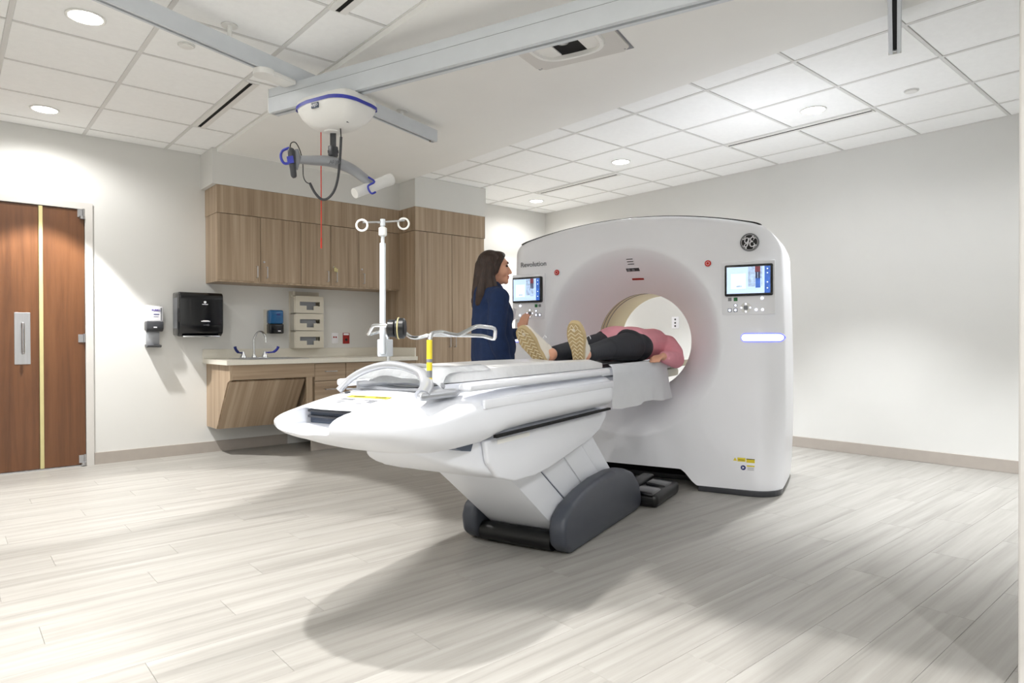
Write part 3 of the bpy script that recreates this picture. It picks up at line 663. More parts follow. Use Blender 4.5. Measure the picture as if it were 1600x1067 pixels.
t = outlet(3.180, 3.255, .988, 1.102, 'darkred', 'dark red emergency power outlet above the counter', [(3.218, 1.03, .014)], 'ink')
obj('rating_label', box(3.187, 3.247, YW-.0075, YW-.005, 1.078, 1.098), 'paper', t, 0)
t = thing('wall_outlet', 'white three-socket outlet plate seen through the scanner bore', 'outlet', (XW, 4.308, 1.143))
obj('cover_plate', box(XW-.006, XW, 4.262, 4.354, 1.143, 1.273, bev=.002), 'paper', t)
for z in (1.17, 1.205, 1.243):
    b = nb(); lathe(b, [(.011, 0), (.011, .002)], 12, Matrix.Translation((XW-.0055, 4.308, z)) @ Matrix.Rotation(R(-90), 4, 'Y')); obj('socket', b, 'dark', t)

# ================================================================== CT gantry
GU, GV, GZ = 4.45, 1.655, 1.01                 # face plane, bore centre
g = thing('ct_gantry', 'large white CT scanner gantry with round bore and two displays', 'ct scanner', ct(4.93, GV, 0), A)
HW = 1.026
def hw(z): return HW - .035*max(0, (z-.75)/1.1)**1.5 - .02*max(0, (.6-z)/.6)**2
def ztop(dv): return 1.892 - .132*(dv/.95)**2
def zbot(dv):
    a = abs(dv); s = min(1, max(0, (a-.37)/.13)); s = s*s*(3-2*s)
    return .138*(1-s) + .036*s
def smax(a, b, r):
    a, b = a+r, b+r
    return math.hypot(max(a, 0), max(b, 0)) + min(max(a, b), 0) - r
def inside(dv, z):
    d = smax(abs(dv)-hw(z), z-ztop(dv), .15); return smax(d, zbot(dv)-z, .004) < 0
NA = 360
ang = [2*math.pi*(i+.5)/NA for i in range(NA)]
# denser angles at the lower corners and the foot arch
ang = sorted(ang + [a for k in range(80) for a in (R(-90-40+80*k/79)+2*math.pi,)] + [R(x) for x in (312, 313, 314, 315, 316, 317, 223, 224, 225, 226, 227, 228)])
NA = len(ang); OUT = []
for q in ang:
    c, s = math.cos(q), math.sin(q); lo, hi = .5, 2.0
    for _ in range(40):
        m_ = (lo+hi)/2
        if inside(c*m_, GZ+s*m_): lo = m_
        else: hi = m_
    OUT.append(lo)
def ss(x): x = min(1, max(0, x)); return x*x*(3-2*x)
def roll(d, rad): return 0 if d >= rad else rad-math.sqrt(max(0, rad*rad-(rad-max(d, 0))**2))
def face_u(dv, z): return GU+bow(dv)+roll(hw(z)-abs(dv), .17)+roll(ztop(dv)-z, .04)
def bow(dv): return .045*(abs(dv)/1.06)**2.2      # face is gently convex in plan
RB, RF = .362, .645
def pt(i, r, u): return ct(u, GV+r*math.cos(ang[i]), GZ+r*math.sin(ang[i]))
def prof_f(t, P=1.3):                                   # funnel profile 0 = lip, 1 = rim on the face
    return RB+(RF-RB)*t, GU+.008+.345*(1-t)**1.3
rings = []
for k in range(15):
    r, u = prof_f(k/14.0); rings.append([pt(i, r, u) for i in range(NA)])
for r, du in ((.655, .002), (.668, -.003), (.682, -.002)): rings.append([pt(i, r, GU+du+bow(r*math.cos(ang[i]))*min(1, (r-.64)/.06)) for i in range(NA)])
for t in (.12, .28, .43, .56, .67, .76, .835, .89, .93, .96, .98, .993, 1):
    ring = []
    for i in range(NA):
        r = .69+(OUT[i]-.69)*t; dv, z = r*math.cos(ang[i]), GZ+r*math.sin(ang[i]); ring.append(pt(i, r, face_u(dv, z)))
    rings.append(ring)
def ptx(i, r, u, k): return ct(u, GV+r*math.cos(ang[i])*k, GZ+r*math.sin(ang[i]))
for u, k_ in ((4.75, .998), (5.05, .985), (5.30, .965)): rings.append([ptx(i, OUT[i], u, k_) for i in range(NA)])
for k in range(1, 5):
    th = math.pi/2*k/4; rings.append([ptx(i, OUT[i]-.12*(1-math.cos(th)), 5.30+.12*math.sin(th), .965-.01*k/4) for i in range(NA)])
for r in (.62, .55): rings.append([pt(i, r, 5.42) for i in range(NA)])
rings.append([pt(i, .40, 5.30) for i in range(NA)])
b = nb(); loft(b, rings, cap=False); obj('shell', b, 'gwhite', g, 40)
def cyl(r0, u0, r1, u1, n=72):
    b = nb(); loft(b, [[ct(u, GV+r*math.cos(2*math.pi*i/n), GZ+r*math.sin(2*math.pi*i/n)) for i in range(n)] for r, u in ((r0, u0), (r1, u1))], cap=False); return b
obj('bore_tunnel', cyl(.372, 4.80, .372, 5.32), 'bore', g, 60)
for u in (4.825, 4.865, 4.93): 
    b = nb(); n = 72; tube(b, [ct(u, GV+.372*math.cos(2*math.pi*i/n), GZ+.372*math.sin(2*math.pi*i/n)) for i in range(n)], .0035, 6, closed=True); obj('bore_ring', b, 'grey', g)
# black gasket along the crown
top = [i for i in range(NA) if math.sin(ang[i]) > .3 and abs(OUT[i]*math.cos(ang[i])) < .905]
b = nb(); loft(b, [[pt(i, OUT[i]+dr, u) for i in top] for dr, u in ((-.004, 4.502), (.007, 4.502), (.007, 4.54), (-.004, 4.54))], cap=False, closed=False); obj('crown_gasket', b, 'ink', g)
# plinth
def plan(hv, u0, u1, rad, n=8):
    out = []
    for cu, cv, a0 in ((u0+rad, GV+hv-rad, 90), (u0+rad, GV-hv+rad, 180), (u1-rad, GV-hv+rad, 270), (u1-rad, GV+hv-rad, 0)):
        for k in range(n+1): th = R(a0+90*k/n); out.append((cu+rad*math.cos(th), cv+rad*math.sin(th)))
    return out
pl = [(a, GV+(c-GV)*(1-.05*max(0, a-4.62)/.8)) for a, c in plan(HW-.022, GU+.01, 5.38, .17)]
mid = [(GU+.005, GV+.50), (GU+.30, GV+.42), (GU+.30, GV-.42), (GU+.005, GV-.50)]
pl = pl[:9]+mid+pl[9:]
obj('plinth', prism(pl, 0, .037, lambda a, c, d: ct(a, c, d), bev=.004), 'dark', g, 40)
obj('plinth_recess', box(GU+.31, 5.2, GV-.6, GV+.6, .0, .30, T=CT), 'void', g, 0)
b = nb(); boxin(b, GU+.02, GU+.32, GV-.44, GV+.44, .137, .152, T=CT); obj('recess_lintel', b, 'void', g, 0)
# ---- front fittings
def F(v, z, off=0.0):
    dv = v-GV; sl = math.copysign(.045*2.2*abs(dv)**1.2/1.06**2.2, dv); x = -(V+U*sl); x.normalize(); y = Vector((0, 0, 1)); n = x.cross(y)
    Mx = Matrix((x, y, n)).transposed().to_4x4(); Mx.translation = ct(GU+bow(dv), v, z)+n*off; return Mx
def fbox(v0, v1, z0, z1, n0, n1, bev=.003, seg=2, tilt=0):
    vc, zc = (v0+v1)/2, (z0+z1)/2
    bm = box(-(v1-v0)/2, (v1-v0)/2, -(z1-z0)/2, (z1-z0)/2, n0, n1, bev=bev, seg=seg)
    bm.transform(F(vc, zc) @ Matrix.Rotation(tilt, 4, 'Y')); return bm
def display(v0, v1, z0, z1, s, lab):
    tl = s*.0
    d = obj('display', fbox(v0, v1, z0, z1, -.02, .030, bev=.010, seg=3, tilt=tl), 'gloss', g, label=lab)
    W, Hh = v1-v0, z1-z0
    def sc(name, x0, x1, y0, y1, m, n=.0312):   # fractions of the glass, x rightwards
        vc, zc = (v0+v1)/2, (z0+z1)/2; w2, h2 = W*.90, Hh*.84
        bm = box(-w2/2+x0*w2, -w2/2+x1*w2, -h2/2+y0*h2, -h2/2+y1*h2, n-.003, n); bm.transform(F(vc, zc) @ Matrix.Rotation(tl, 4, 'Y')); return obj(name, bm, m, d, 0)
    sc('screen', 0, 1, 0, 1, 'scr_bg')
    sc('screen_page', .10, .44, .18, .74, 'scr_white', .0318)
    sc('screen_image', .50, .82, .25, 1, 'scr_mid', .0318)
    sc('screen_image', .66, .80, .05, .55, 'scr_bg', .0322)
    sc('screen_table', .665, .775, .20, .56, 'scr_blue' if s > 0 else 'scr_mid', .0325)
    sc('screen_torso', .655, .775, .78, 1, 'scr_red', .0325); sc('screen_leg', .665, .71, .52, .80, 'scr_dark', .0325); sc('screen_leg', .725, .77, .52, .80, 'scr_dark', .0325)
    sc('screen_sidebar', .87, 1, 0, 1, 'scr_blue', .0318)
    for y in (.16, .38, .72, .88): sc('screen_icon', .92, .95, y, y+.04, 'scr_white', .0325)
    sc('screen_sketch', .22, .36, .24, .30, 'scr_mid', .0325)
    return d
display(.682, .979, 1.306, 1.511, 1, 'right black-framed scanner display')
display(2.338, 2.605, 1.312, 1.511, -1, 'left black-framed scanner display')
def panel(v0, v1, mirror):
    p = obj('control_panel', fbox(v0-.012, v1+.016, 1.185, 1.535, -.02, .006, bev=.005), 'gwhite', g)
    W = v1-v0
    def bt(x, z, r, m, n=.0085, sqr=False):
        v = (v1-x*W) if not mirror else (v0+x*W)
        b = nb()
        if sqr: b = fbox(v-r, v+r, z-r, z+r, .004, n, bev=.002)
        else: lathe(b, [(r, .004), (r, n-.001), (r*.8, n)], 16, F(v, z))
        obj('button', b, m, p)
    bt(.12, 1.287, .011, 'grey', sqr=True); bt(.24, 1.287, .012, 'green', sqr=True); bt(.78, 1.290, .009, 'glow')
    bt(.24, 1.247, .011, 'grey'); bt(.12, 1.216, .012, 'grey', sqr=True); bt(.24, 1.216, .012, 'grey', sqr=True)
    bt(.24, 1.247, .007, 'glow', .0095); bt(.12, 1.216, .007, 'glow', .0095, True); bt(.24, 1.216, .007, 'glow', .0095, True)
    bt(.45, 1.230, .034, 'plastic', .008); bt(.45, 1.230, .013, 'grey', .011, True)
    for dx, dz in ((.09, 0), (-.09, 0), (0, .025), (0, -.025)): bt(.45+dx, 1.230+dz, .005, 'glow', .0095)
    bt(.66, 1.216, .008, 'glow'); bt(.79, 1.216, .008, 'glow')
panel(.682, .985, False); panel(2.332, 2.605, True)
for v in (2.212, 1.088):
    b = nb(); lathe(b, [(.026, -.01), (.026, .006), (.022, .009)], 24, F(v, 1.532)); e = obj('stop_button_ring', b, 'gwhite', g)
    b = nb(); lathe(b, [(.021, .004), (.021, .014), (.017, .017)], 24, F(v, 1.532)); e2 = obj('stop_button', b, 'red', g, label='round red stop button')
    b = nb(); tube(b, [F(v, 1.532) @ Vector((.011*math.cos(2*math.pi*k/20), .011*math.sin(2*math.pi*k/20), .017)) for k in range(20)], .0012, 6, closed=True); obj('stop_mark', b, 'paper', e2)
def surf(v, z, n): return ct(face_u(v-GV, z)-n, v, z)
def vpx(px):                                     # where on the curved face the grip light ends
    lo, hi = GV-hw(1.035)+.004, GV
    for _ in range(40):
        m_ = (lo+hi)/2
        if proj(surf(m_, 1.035, 0))[0] > px: lo = m_
        else: hi = m_
    return lo
va, vb = vpx(1227), vpx(1159)
for v0, v1 in ((va, vb), (2*GV-vb, 2*GV-va)):
    def strip(r, n0, n1, ext):
        a, c = v0-ext, v1+ext; b = nb(); secs = []
        for k in range(33):
            f = .5-.5*math.cos(math.pi*(k+.12)/32.24); v = a+(c-a)*f; d = min(v-a, c-v); h_ = r if d >= r else math.sqrt(max(1e-7, r*r-(r-d)**2))
            secs.append([surf(v, 1.035+h_, n1), surf(v, 1.035-h_, n1), surf(v, 1.035-h_, n0), surf(v, 1.035+h_, n0)])
        loft(b, secs); return b
    obj('light_bar_rim', strip(.0285, -.01, .0025, .005), 'halo', g); obj('light_bar', strip(.0225, -.008, .0055, 0), 'lightbar', g, label='lit blue-white grip bar')
# monogram badge
T = F(.826, 1.656)
lg = nb(); lathe(lg, [(.060, -.008), (.060, .004), (.056, .006), (.001, .006)], 40, T); lg = obj('maker_badge', lg, 'ink', g, label='round black and silver monogram badge')
def ringtube(r, w_, m, name):
    b = nb(); tube(b, [T @ Vector((r*math.cos(2*math.pi*k/48), r*math.sin(2*math.pi*k/48), .006)) for k in range(48)], w_, 6, closed=True); obj(name, b, m, lg)
ringtube(.0575, .0022, 'silver', 'badge_rim'); ringtube(.0495, .0013, 'paper', 'badge_ring')
def script(pts, w0, name):
    P = cr([T @ Vector((x*.058, y*.058, .0065)) for x, y in pts], 7); k = len(P)
    b = nb(); tube(b, P, [w0*(.55+.75*math.sin(math.pi*i/(k-1))**.8) for i in range(k)], 6); obj(name, b, 'paper', lg)
script([(-.12, .30), (-.22, .50), (-.42, .42), (-.50, .12), (-.36, -.06), (-.16, .10), (-.02, .48), (-.10, .15), (-.20, -.28), (-.38, -.52), (-.56, -.38), (-.44, -.20), (-.22, -.14), (-.02, -.04)], .0031, 'badge_letter')
script([(.40, .22), (.50, .42), (.34, .56), (.14, .42), (.14, .18), (.34, .06), (.14, .04), (.04, -.20), (.14, -.46), (.38, -.48), (.54, -.26), (.42, -.10)], .0031, 'badge_letter')
for k in range(4):
    q0 = k*math.pi/2+.5
    script([(.80*math.cos(q0), .80*math.sin(q0)), (.70*math.cos(q0+.35), .70*math.sin(q0+.35)), (.74*math.cos(q0+.6), .74*math.sin(q0+.6)), (.86*math.cos(q0+.5), .86*math.sin(q0+.5))], .0022, 'badge_swirl')
obj('model_text', textbm('Revolution', .054, F(2.425, 1.608, .002)), 'inkgrey', g, 0)
# fittings on the funnel above the bore
def fun(dv, r):                                  # point and frame on the funnel at radius r near the crown
    t = (r-RB)/(RF-RB); u = GU+.008+.345*(1-t)**1.3; t2 = t+.02; r2 = RB+(RF-RB)*t2; u2 = GU+.008+.345*(1-t2)**1.3
    th = math.pi/2-dv/r
    p = ct(u, GV+r*math.cos(th), GZ+r*math.sin(th)); p2 = ct(u2, GV+r2*math.cos(th), GZ+r2*math.sin(th))
    y = (p2-p).normalized(); x = -V; x = (x-y*x.dot(y)).normalized(); n = x.cross(y)
    Mx = Matrix((x, y, n)).transposed().to_4x4(); Mx.translation = p; return Mx
for k in range(3):
    b = box(-.024, .024, -.003, .003, -.002, .003, bev=.001, seg=1); b.transform(fun(-.0, .592-.016*k)); obj('speaker_slot', b, 'dark', g)
b = box(-.056, .056, -.022, .022, -.02, .004, bev=.006); b.transform(fun(.02*0, .525)); ca = obj('camera_window', b, 'gwhite', g)
b = box(-.050, .050, -.017, .017, 0, .0055, bev=.003); b.transform(fun(0, .525)); obj('camera_glass', b, 'dark', ca)
for x in (-.030, .004):
    b = nb(); lathe(b, [(.012, .003), (.011, .008)], 14, fun(0, .525) @ Matrix.Translation((x, 0, 0))); obj('camera_lens', b, 'grey', ca)
b = box(-.045, .045, -.009, .009, -.004, .005, bev=.002); b.transform(fun(-.01, .462)); obj('laser_slot', b, 'darkred', g)
# caution labels low on the front
def fl_(v0, v1, z0, z1, m, name, n=.0012): return obj(name, fbox(v0, v1, z0, z1, -.002, n, bev=0), m, g, 0)
b = prism([(-.012, -.009), (.012, -.009), (0, .012)], -.002, .0012, lambda a, c, d: F(.917, .234) @ Vector((a, c, d))); obj('caution_triangle', b, 'yellow', g, 0)
fl_(.852, .902, .222, .247, 'yellow', 'caution_label'); fl_(.795, .847, .218, .243, 'yellow', 'caution_label'); fl_(.795, .847, .239, .2435, 'ink', 'label_header', .0016)
for z in (.236, .230): fl_(.858, .896, z-.001, z+.001, 'ink', 'label_line', .0016)
fl_(.795, .885, .165, .202, 'paper', 'notice_label'); fl_(.796, .844, .192, .201, 'yellow', 'label_header', .0016)
b = nb(); lathe(b, [(.016, -.001), (.016, .0018)], 20, F(.866, .183)); obj('notice_disc', b, 'navy', g)
b = prism([(-.005, -.008), (.008, 0), (-.005, .008)], 0, .0026, lambda a, c, d: F(.866, .183) @ Vector((a, c, d))); obj('notice_arrow', b, 'paper', g, 0)
for z in (.185, .178, .171): fl_(.800, .840, z-.001, z+.001, 'inkgrey', 'label_line', .0016)

# ================================================================== patient table
TP = thing('ct_table', 'long white CT patient table on a slanted pedestal', 'ct table', ct(3.25, VC, 0), A)
def sect(u, w_, zt, zb, n=40, e=3.6, sh=0):
    zc, hz = (zt+zb)/2, (zt-zb)/2; out = []
    for k in range(n):
        q = 2*math.pi*(k+.5)/n; c, s = math.cos(q), math.sin(q)
        a = math.copysign(abs(c)**(2/e), c); h_ = math.copysign(abs(s)**(2/e), s)
        taper = 1-.10*max(0, h_)**2 - .16*max(0, -h_)**1.5*sh
        out.append(ct(u, VC+w_*a*taper, zc+hz*h_))
    return out
secs = []
for u in [1.462+.004, 1.475, 1.49, 1.51, 1.54, 1.58, 1.63, 1.69, 1.76, 1.84, 1.93, 2.05, 2.2, 2.4, 2.7, 3.0, 3.2, 3.25, 3.262]:
    x = min(1, max(0, (1.90-u)/.44)); w_ = .345*(1-x**2.6)**(1/2.2)
    k = ss((u-1.46)/.55)
    zt = .790+.052*k+.012*ss((u-1.9)/.4)
    zb = .706-.084*ss((u-1.46)/.38)+.038*ss((u-1.98)/.3)
    if x > .8: f = ((x-.8)/.2)**2; zt -= .022*f; zb += .022*f
    e = 2.4+1.6*ss((u-1.5)/.5)
    if u > 3.24: w_ -= (u-3.24)*.4
    secs.append(sect(u, max(w_, .02), zt, zb, e=e, sh=1-ss((u-1.7)/.5)))
b = nb(); loft(b, secs)
rc = at_u(508, 655, 1.5)
cut = nb(); merge(cut, prism([(1.30, .722), (1.66, .738), (1.66, .792), (1.50, .799), (1.30, .85)], VC-.105, VC+.165, lambda a, c, d: ct(a, d, c), bev=.012))
b = boolean(b, cut); obj('body', b, 'white', TP, 45)
obj('recess_panel', box(1.642, 1.655, VC-.098, VC+.158, .738, .797, T=CT), 'slate', TP, 0)
for z in (.758, .778): obj('recess_bar', box(1.625, 1.643, VC-.095, VC+.155, z, z+.008, bev=.002, T=CT), 'dark', TP)
# upper side rails and dark shadow gap
for s in (-1, 1):
    vv = VC+s*.300
    obj('side_rail', box(1.93, 3.255, vv-.028, vv+.028, .842, .872, bev=.012, seg=3, T=CT), 'white', TP)
    obj('side_crease', prism([(0, 0), (1, 0), (1, 1), (0, 1)], 0, 1, lambda a, c, d: ct(2.0+1.255*d, VC+s*(.331+.014*c), .775+.035*a), bev=.005), 'white', TP)
    obj('shadow_gap', box(2.10, 3.24, VC+s*.325-.008, VC+s*.325+.008, .657, .668, T=CT), 'void', TP, 0)
# lower housing
def hbot(u):
    P = [(1.87, .640), (1.88, .625), (1.92, .590), (1.98, .555), (2.08, .512), (2.20, .475), (2.34, .447), (2.48, .436), (2.60, .442), (2.80, .472), (3.05, .508), (3.19, .548), (3.27, .60), (3.285, .648)]
    for (a, c), (d, e) in zip(P, P[1:]):
        if a <= u <= d: return c+(e-c)*(u-a)/(d-a)
    return .648
secs = []
for u in [1.877, 1.882, 1.895, 1.915, 1.94, 1.97, 2.01, 2.06, 2.14, 2.24, 2.34, 2.44, 2.54, 2.66, 2.8, 2.95, 3.08, 3.17, 3.23, 3.26, 3.275, 3.282]:
    x = min(1, max(0, (2.20-u)/.325)); w_ = .285*max(.02, 1-x**2.0)**.5; zb, zt = hbot(u), .664
    n = 28; ring = []
    for k in range(n):
        q = 2*math.pi*(k+.5)/n; c, s_ = math.cos(q), math.sin(q); e = 7.0
        a = math.copysign(abs(c)**(2/e), c); h_ = math.copysign(abs(s_)**(2/e), s_); ring.append(ct(u, VC+w_*a, (zt+zb)/2+(zt-zb)/2*h_))
    secs.append(ring)
b = nb(); loft(b, secs); obj('lower_housing', b, 'white', TP, 60)
hp2 = [(2.08, .646), (2.10, .56), (2.17, .49), (2.30, .452), (2.46, .444), (2.60, .452), (2.80, .482), (3.05, .518), (3.18, .556), (3.262, .61), (3.275, .642)]
for s in (-1, 1):
    obj('housing_panel', prism(hp2, VC+s*.270, VC+s*.297, lambda a, c, d: ct(a, d, c), bev=.010, seg=3), 'white', TP, 50)
    obj('housing_vent', prism([(1.86, .668), (2.06, .668), (2.03, .612), (1.97, .622)], VC+s*.12, VC+s*.262, lambda a, c, d: ct(a, d, c)), 'slate', TP, 0)
    b = nb(); lathe(b, [(.010, .262), (.010, .278), (.005, .279)], 14, Matrix.Translation(ct(2.115, VC, .622)) @ CT @ Matrix.Rotation(R(90*(-s)), 4, 'X')); obj('screw', b, 'steel', TP)
    obj('finger_slot', box(2.16, 2.42, VC+s*.2965-.002, VC+s*.2965+.002, .622, .640, bev=.001, seg=1, T=CT), 'plastic', TP)
# slanted pedestal in three panels
def leg(top0, top1, bot0, bot1, v0, v1, name, zt0=.56, zb=.03, bev=.006):
    return obj(name, prism([(top0, zt0), (bot0, zb), (bot1, zb), (top1, zt0)], v0, v1, lambda a, c, d: ct(a, d, c), bev=bev, seg=2), 'white', TP, 40)
leg(2.24, 2.515, 2.95, 3.245, VC-.205, VC+.205, 'pedestal_shroud', bev=.030)
leg(2.52, 2.795, 3.245, 3.50, VC-.196, VC+.196, 'pedestal_slide')
leg(2.80, 3.05, 3.46, 3.70, VC-.204, VC+.204, 'pedestal_slide')
leg(3.053, 3.235, 3.703, 3.86, VC-.200, VC+.200, 'pedestal_back')
for a, c in ((2.5175, 3.245), (2.7975, 3.475)): leg(a-.006, a+.006, c-.006, c+.006, VC-.190, VC+.190, 'pedestal_seam').data.materials[0] = MT['slate']
bp_ = [(2.77, .05), (2.755, .13), (2.78, .19), (2.86, .235), (3.02, .275), (3.20, .300), (3.40, .305), (3.56, .290), (3.70, .245), (3.80, .165), (3.845, .07), (3.83, .012), (3.74, .0), (2.84, .0)]
for s in (-1, 1):
    c0 = VC+s*.25
    obj('base_cover', prism(bp_, c0-.045, c0+.045, lambda a, c, d: ct(a, d, c), bev=.026, seg=4), 'rubber', TP, 50)
b = nb(); boxin(b, 2.85, 3.80, VC-.21, VC+.21, .0, .06, bev=.01, T=CT); tube(b, [ct(2.835, VC-.20, .052), ct(2.835, VC+.20, .052)], .048, 16); obj('base_crossbar', b, 'black', TP)
obj('base_skid', box(3.80, 4.55, VC-.125, VC+.20, 0, .035, bev=.008, T=CT), 'black', TP)
# cradle through the bore
def crad(u, hv, z0, z1, dip, n=14):
    a = [ct(u, VC-hv+2*hv*k/n, z1-dip*(1-((2*k/n)-1)**2)) for k in range(n+1)]
    c = [ct(u, VC+hv-2*hv*k/n, z0-dip*(1-((1-2*k/n))**2)) for k in range(n+1)]
    return a+c
b = nb(); loft(b, [crad(u, .215, .822, .866, .022) for u in (1.93, 1.95, 3.3, 4.4, 5.35)]); obj('cradle', b, 'white', TP, 40)
b = nb(); boxin(b, 3.22, 5.2, VC-.13, VC+.13, .735, .80, bev=.02, T=CT); obj('cradle_beam', b, 'white', TP)
# grab handle over the foot end
hpts = cr([ct(1.74, VC-.262, .842), ct(1.80, VC-.235, .872), ct(1.855, VC-.16, .913), ct(1.88, VC-.02, .936), ct(1.88, VC+.09, .922), ct(1.86, VC+.17, .885), ct(1.83, VC+.21, .835)], 6)
k = len(hpts); b = nb(); tube(b, hpts, [.027-.010*ss(i/(k*.45)) for i in range(k)], 14, flat=.8); gh = obj('grab_handle', b, 'silver', TP, 60)
b = nb(); merge(b, prism([(1.70, -.285), (1.90, -.29), (1.97, -.262), (1.88, -.230), (1.74, -.235)], .825, .855, lambda a, c, d: ct(a, VC+c, d), bev=.014, seg=3)); obj('handle_base', b, 'silver', TP)
b = nb(); tube(b, cr([ct(1.86, VC-.20, .862), ct(1.93, VC-.10, .872), ct(1.95, VC+.04, .872), ct(1.90, VC+.17, .862)], 5), .017, 10); obj('handle_crossbar', b, 'silver', TP)
b = nb(); lathe(b, [(.012, 0), (.010, .004)], 14, Matrix.Translation(ct(1.845, VC-.268, .868)) @ CT @ Matrix.Rotation(R(60), 4, 'X')); obj('screw', b, 'grey', TP)
# yellow and white instruction labels on the foot deck
def decal(u0, u1, v0, v1, m, name, lift=0):
    bm = nb(); n = 6
    def zz(u): return .790+.052*ss((u-1.46)/.55) + .0022
    loft(bm, [[ct(u0+(u1-u0)*k/n, v, zz(u0+(u1-u0)*k/n)+lift) for v in (v0, v1)]+[ct(u0+(u1-u0)*k/n, v, zz(u0+(u1-u0)*k/n)-.006) for v in (v1, v0)] for k in range(n+1)]); obj(name, bm, m, TP, 0)
decal(1.655, 1.78, VC-.09, VC+.10, 'paper', 'instruction_label')
decal(1.752, 1.785, VC-.09, VC+.10, 'yellow', 'caution_strip', .0008)
for k, (v0, v1, u0, u1) in enumerate(((.03, .09, 1.715, 1.735), (.045, .085, 1.69, 1.70), (-.06, -.01, 1.72, 1.728), (-.08, -.05, 1.69, 1.73), (.02, .07, 1.672, 1.678), (-.05, -.0, 1.672, 1.678))): decal(u0, u1, VC+v0, VC+v1, 'inkgrey', 'label_print', .0012)
for v0 in (.045, -.055): decal(1.763, 1.773, VC+v0-.025, VC+v0+.025, 'ink', 'label_heading', .0016)
decal(1.83, 1.845, VC+.165, VC+.18, 'dark', 'deck_latch')
decal(1.90, 1.905, VC-.20, VC+.24, 'grey', 'deck_seam')

# pad with clear film cover
t = thing('table_pad', 'pale vinyl pad under clear film along the table top', 'mattress', ct(2.6, VC, .86), A)
def padsec(u, hv, z0, z1, n=16):
    out = []
    for k in range(n+1):
        s = -1+2*k/n; out.append(ct(u, VC+hv*s, z1-.020*(1-s*s)-.018*abs(s)**8))
    return out+[ct(u, VC+hv*(1-2*k/n), z0-.022*(1-(1-2*k/n)**2)+.0) for k in range(n+1)]
b = nb(); loft(b, [padsec(u, h_, .868, z) for u, h_, z in ((1.985, .19, .885), (2.0, .205, .915), (2.05, .21, .928), (2.4, .212, .932), (2.9, .212, .932), (3.30, .212, .928), (3.42, .21, .912), (3.45, .20, .89))]); obj('pad', b, 'pad', t, 60)
b = nb(); n = 16; rows = []
for i in range(13):
    u = 1.90+.34*i/12; rows.append([ct(u+.005*math.sin(k*1.1), VC-.222+.444*k/n, (.885 if i == 0 else .925 if i < 2 else .9375)-.018*(1-(2*k/n-1)**2)-.03*abs(2*k/n-1)**8+.0012*math.sin(i*1.9+k*1.3)) for k in range(n+1)])
loft(b, rows, cap=False, closed=False); r_ = bmesh.ops.solidify(b, geom=b.faces[:], thickness=.003); obj('film_end', b, 'film', t, 60)

# towel draped over the near edge under the patient
b = nb(); rows = []
for i in range(41):
    f = i/40; u = 3.50+1.02*f; row = []
    drop = .212+.012*math.sin(f*9)+.02*f
    path = [(VC+.16, .878), (VC+.05, .872), (VC-.08, .874), (VC-.17, .884), (VC-.215, .884), (VC-.236, .868), (VC-.243, .83)]
    for j, (v, z) in enumerate(path): row.append(ct(u, v, z))
    for j in range(1, 10):
        s = j/9; fold = .010*math.sin(f*26+s*2.5)*s + .014*math.sin(f*9+1)*s - .018*s
        row.append(ct(u+.05*s*(f-.2), VC-.243+fold, .83-drop*s*.92))
    rows.append(row)
loft(b, rows, cap=False, closed=False); bmesh.ops.solidify(b, geom=b.faces[:], thickness=.007)
obj('towel', b, 'towel', None, 70, 'white towel hanging over the table edge in front of the bore', 'towel')

# hand grip frame and drip stand at the table foot
def G(px, py, v): return at_v(px, py, v)
a1, a2, am = 1.40, 1.86, 1.63
gp = [G(671, 603, a1), G(671, 560, a1), G(671, 530, a1), G(675, 520.5, a1), G(690, 518.5, a1), G(703, 522, a1-.01), G(716, 524, a1-.02), G(744, 509, a1-.03), G(774, 512.5, a1-.03), G(773, 530.5, a1+.03), G(754, 524.5, a1+.06), G(735, 524, a1+.08), G(700, 523.5, a1+.13), G(672, 523, am-.07), G(652, 528, am-.02), G(642, 527, am+.02), G(627, 515, am+.08), G(605, 508.5, a2-.1), G(583, 508, a2-.04), G(574, 524, a2+.02), G(590, 518.5, a2+.03), G(601, 518.5, a2), G(606, 526, a2), G(606.5, 545, a2), G(606.5, 588, a2)]
t = thing('hand_grip_frame', 'bent steel hand grip frame with a yellow striped post on the table foot', 'grip frame', Vector((gp[0].x, gp[0].y, .86)))
sm = []
for i, p in enumerate(gp):                      # rounded bends
    if 0 < i < len(gp)-1:
        for o_ in (gp[i-1], gp[i+1]):
            pass
        a_, c_ = p+(gp[i-1]-p)*.22, p+(gp[i+1]-p)*.22; sm += [a_, (a_+2*p+c_)/4, c_]
    else: sm.append(p)
b = nb(); tube(b, sm, .0078, 10); obj('bent_tube', b, 'chrome', t, 60)
def sleeve(y0, y1, m, r): 
    b = nb(); tube(b, [G(671, y0, a1), G(671, y1, a1)], r, 12); obj('post_band', b, m, t)
sleeve(531, 561, 'yellow', .0098); sleeve(561, 566, 'grey', .0100); sleeve(566, 579, 'yellow', .0098); sleeve(579, 590, 'grey', .0096); sleeve(590, 599, 'yellow', .0098)
rr = thing('strap_roll', 'black rolled strap with a pale band on the grip frame', 'strap roll', G(620, 525, am+.06), A)
c0 = G(607, 513, am+.07); c1 = c0+rt*.040-U*.0
b = nb(); ax = (c1-c0).normalized(); tube(b, [c0-ax*.004, c0, c0+ax*.022, c0+ax*.025, c0+ax*.030, c1+ax*.02, c1+ax*.026], [.026, .034, .034, .030, .040, .040, .032], 22); obj('rolled_strap', b, 'black', rr)
b = nb(); n = 28; cc = c0+ax*.040; e1 = ax.orthogonal().normalized(); e2 = ax.cross(e1)
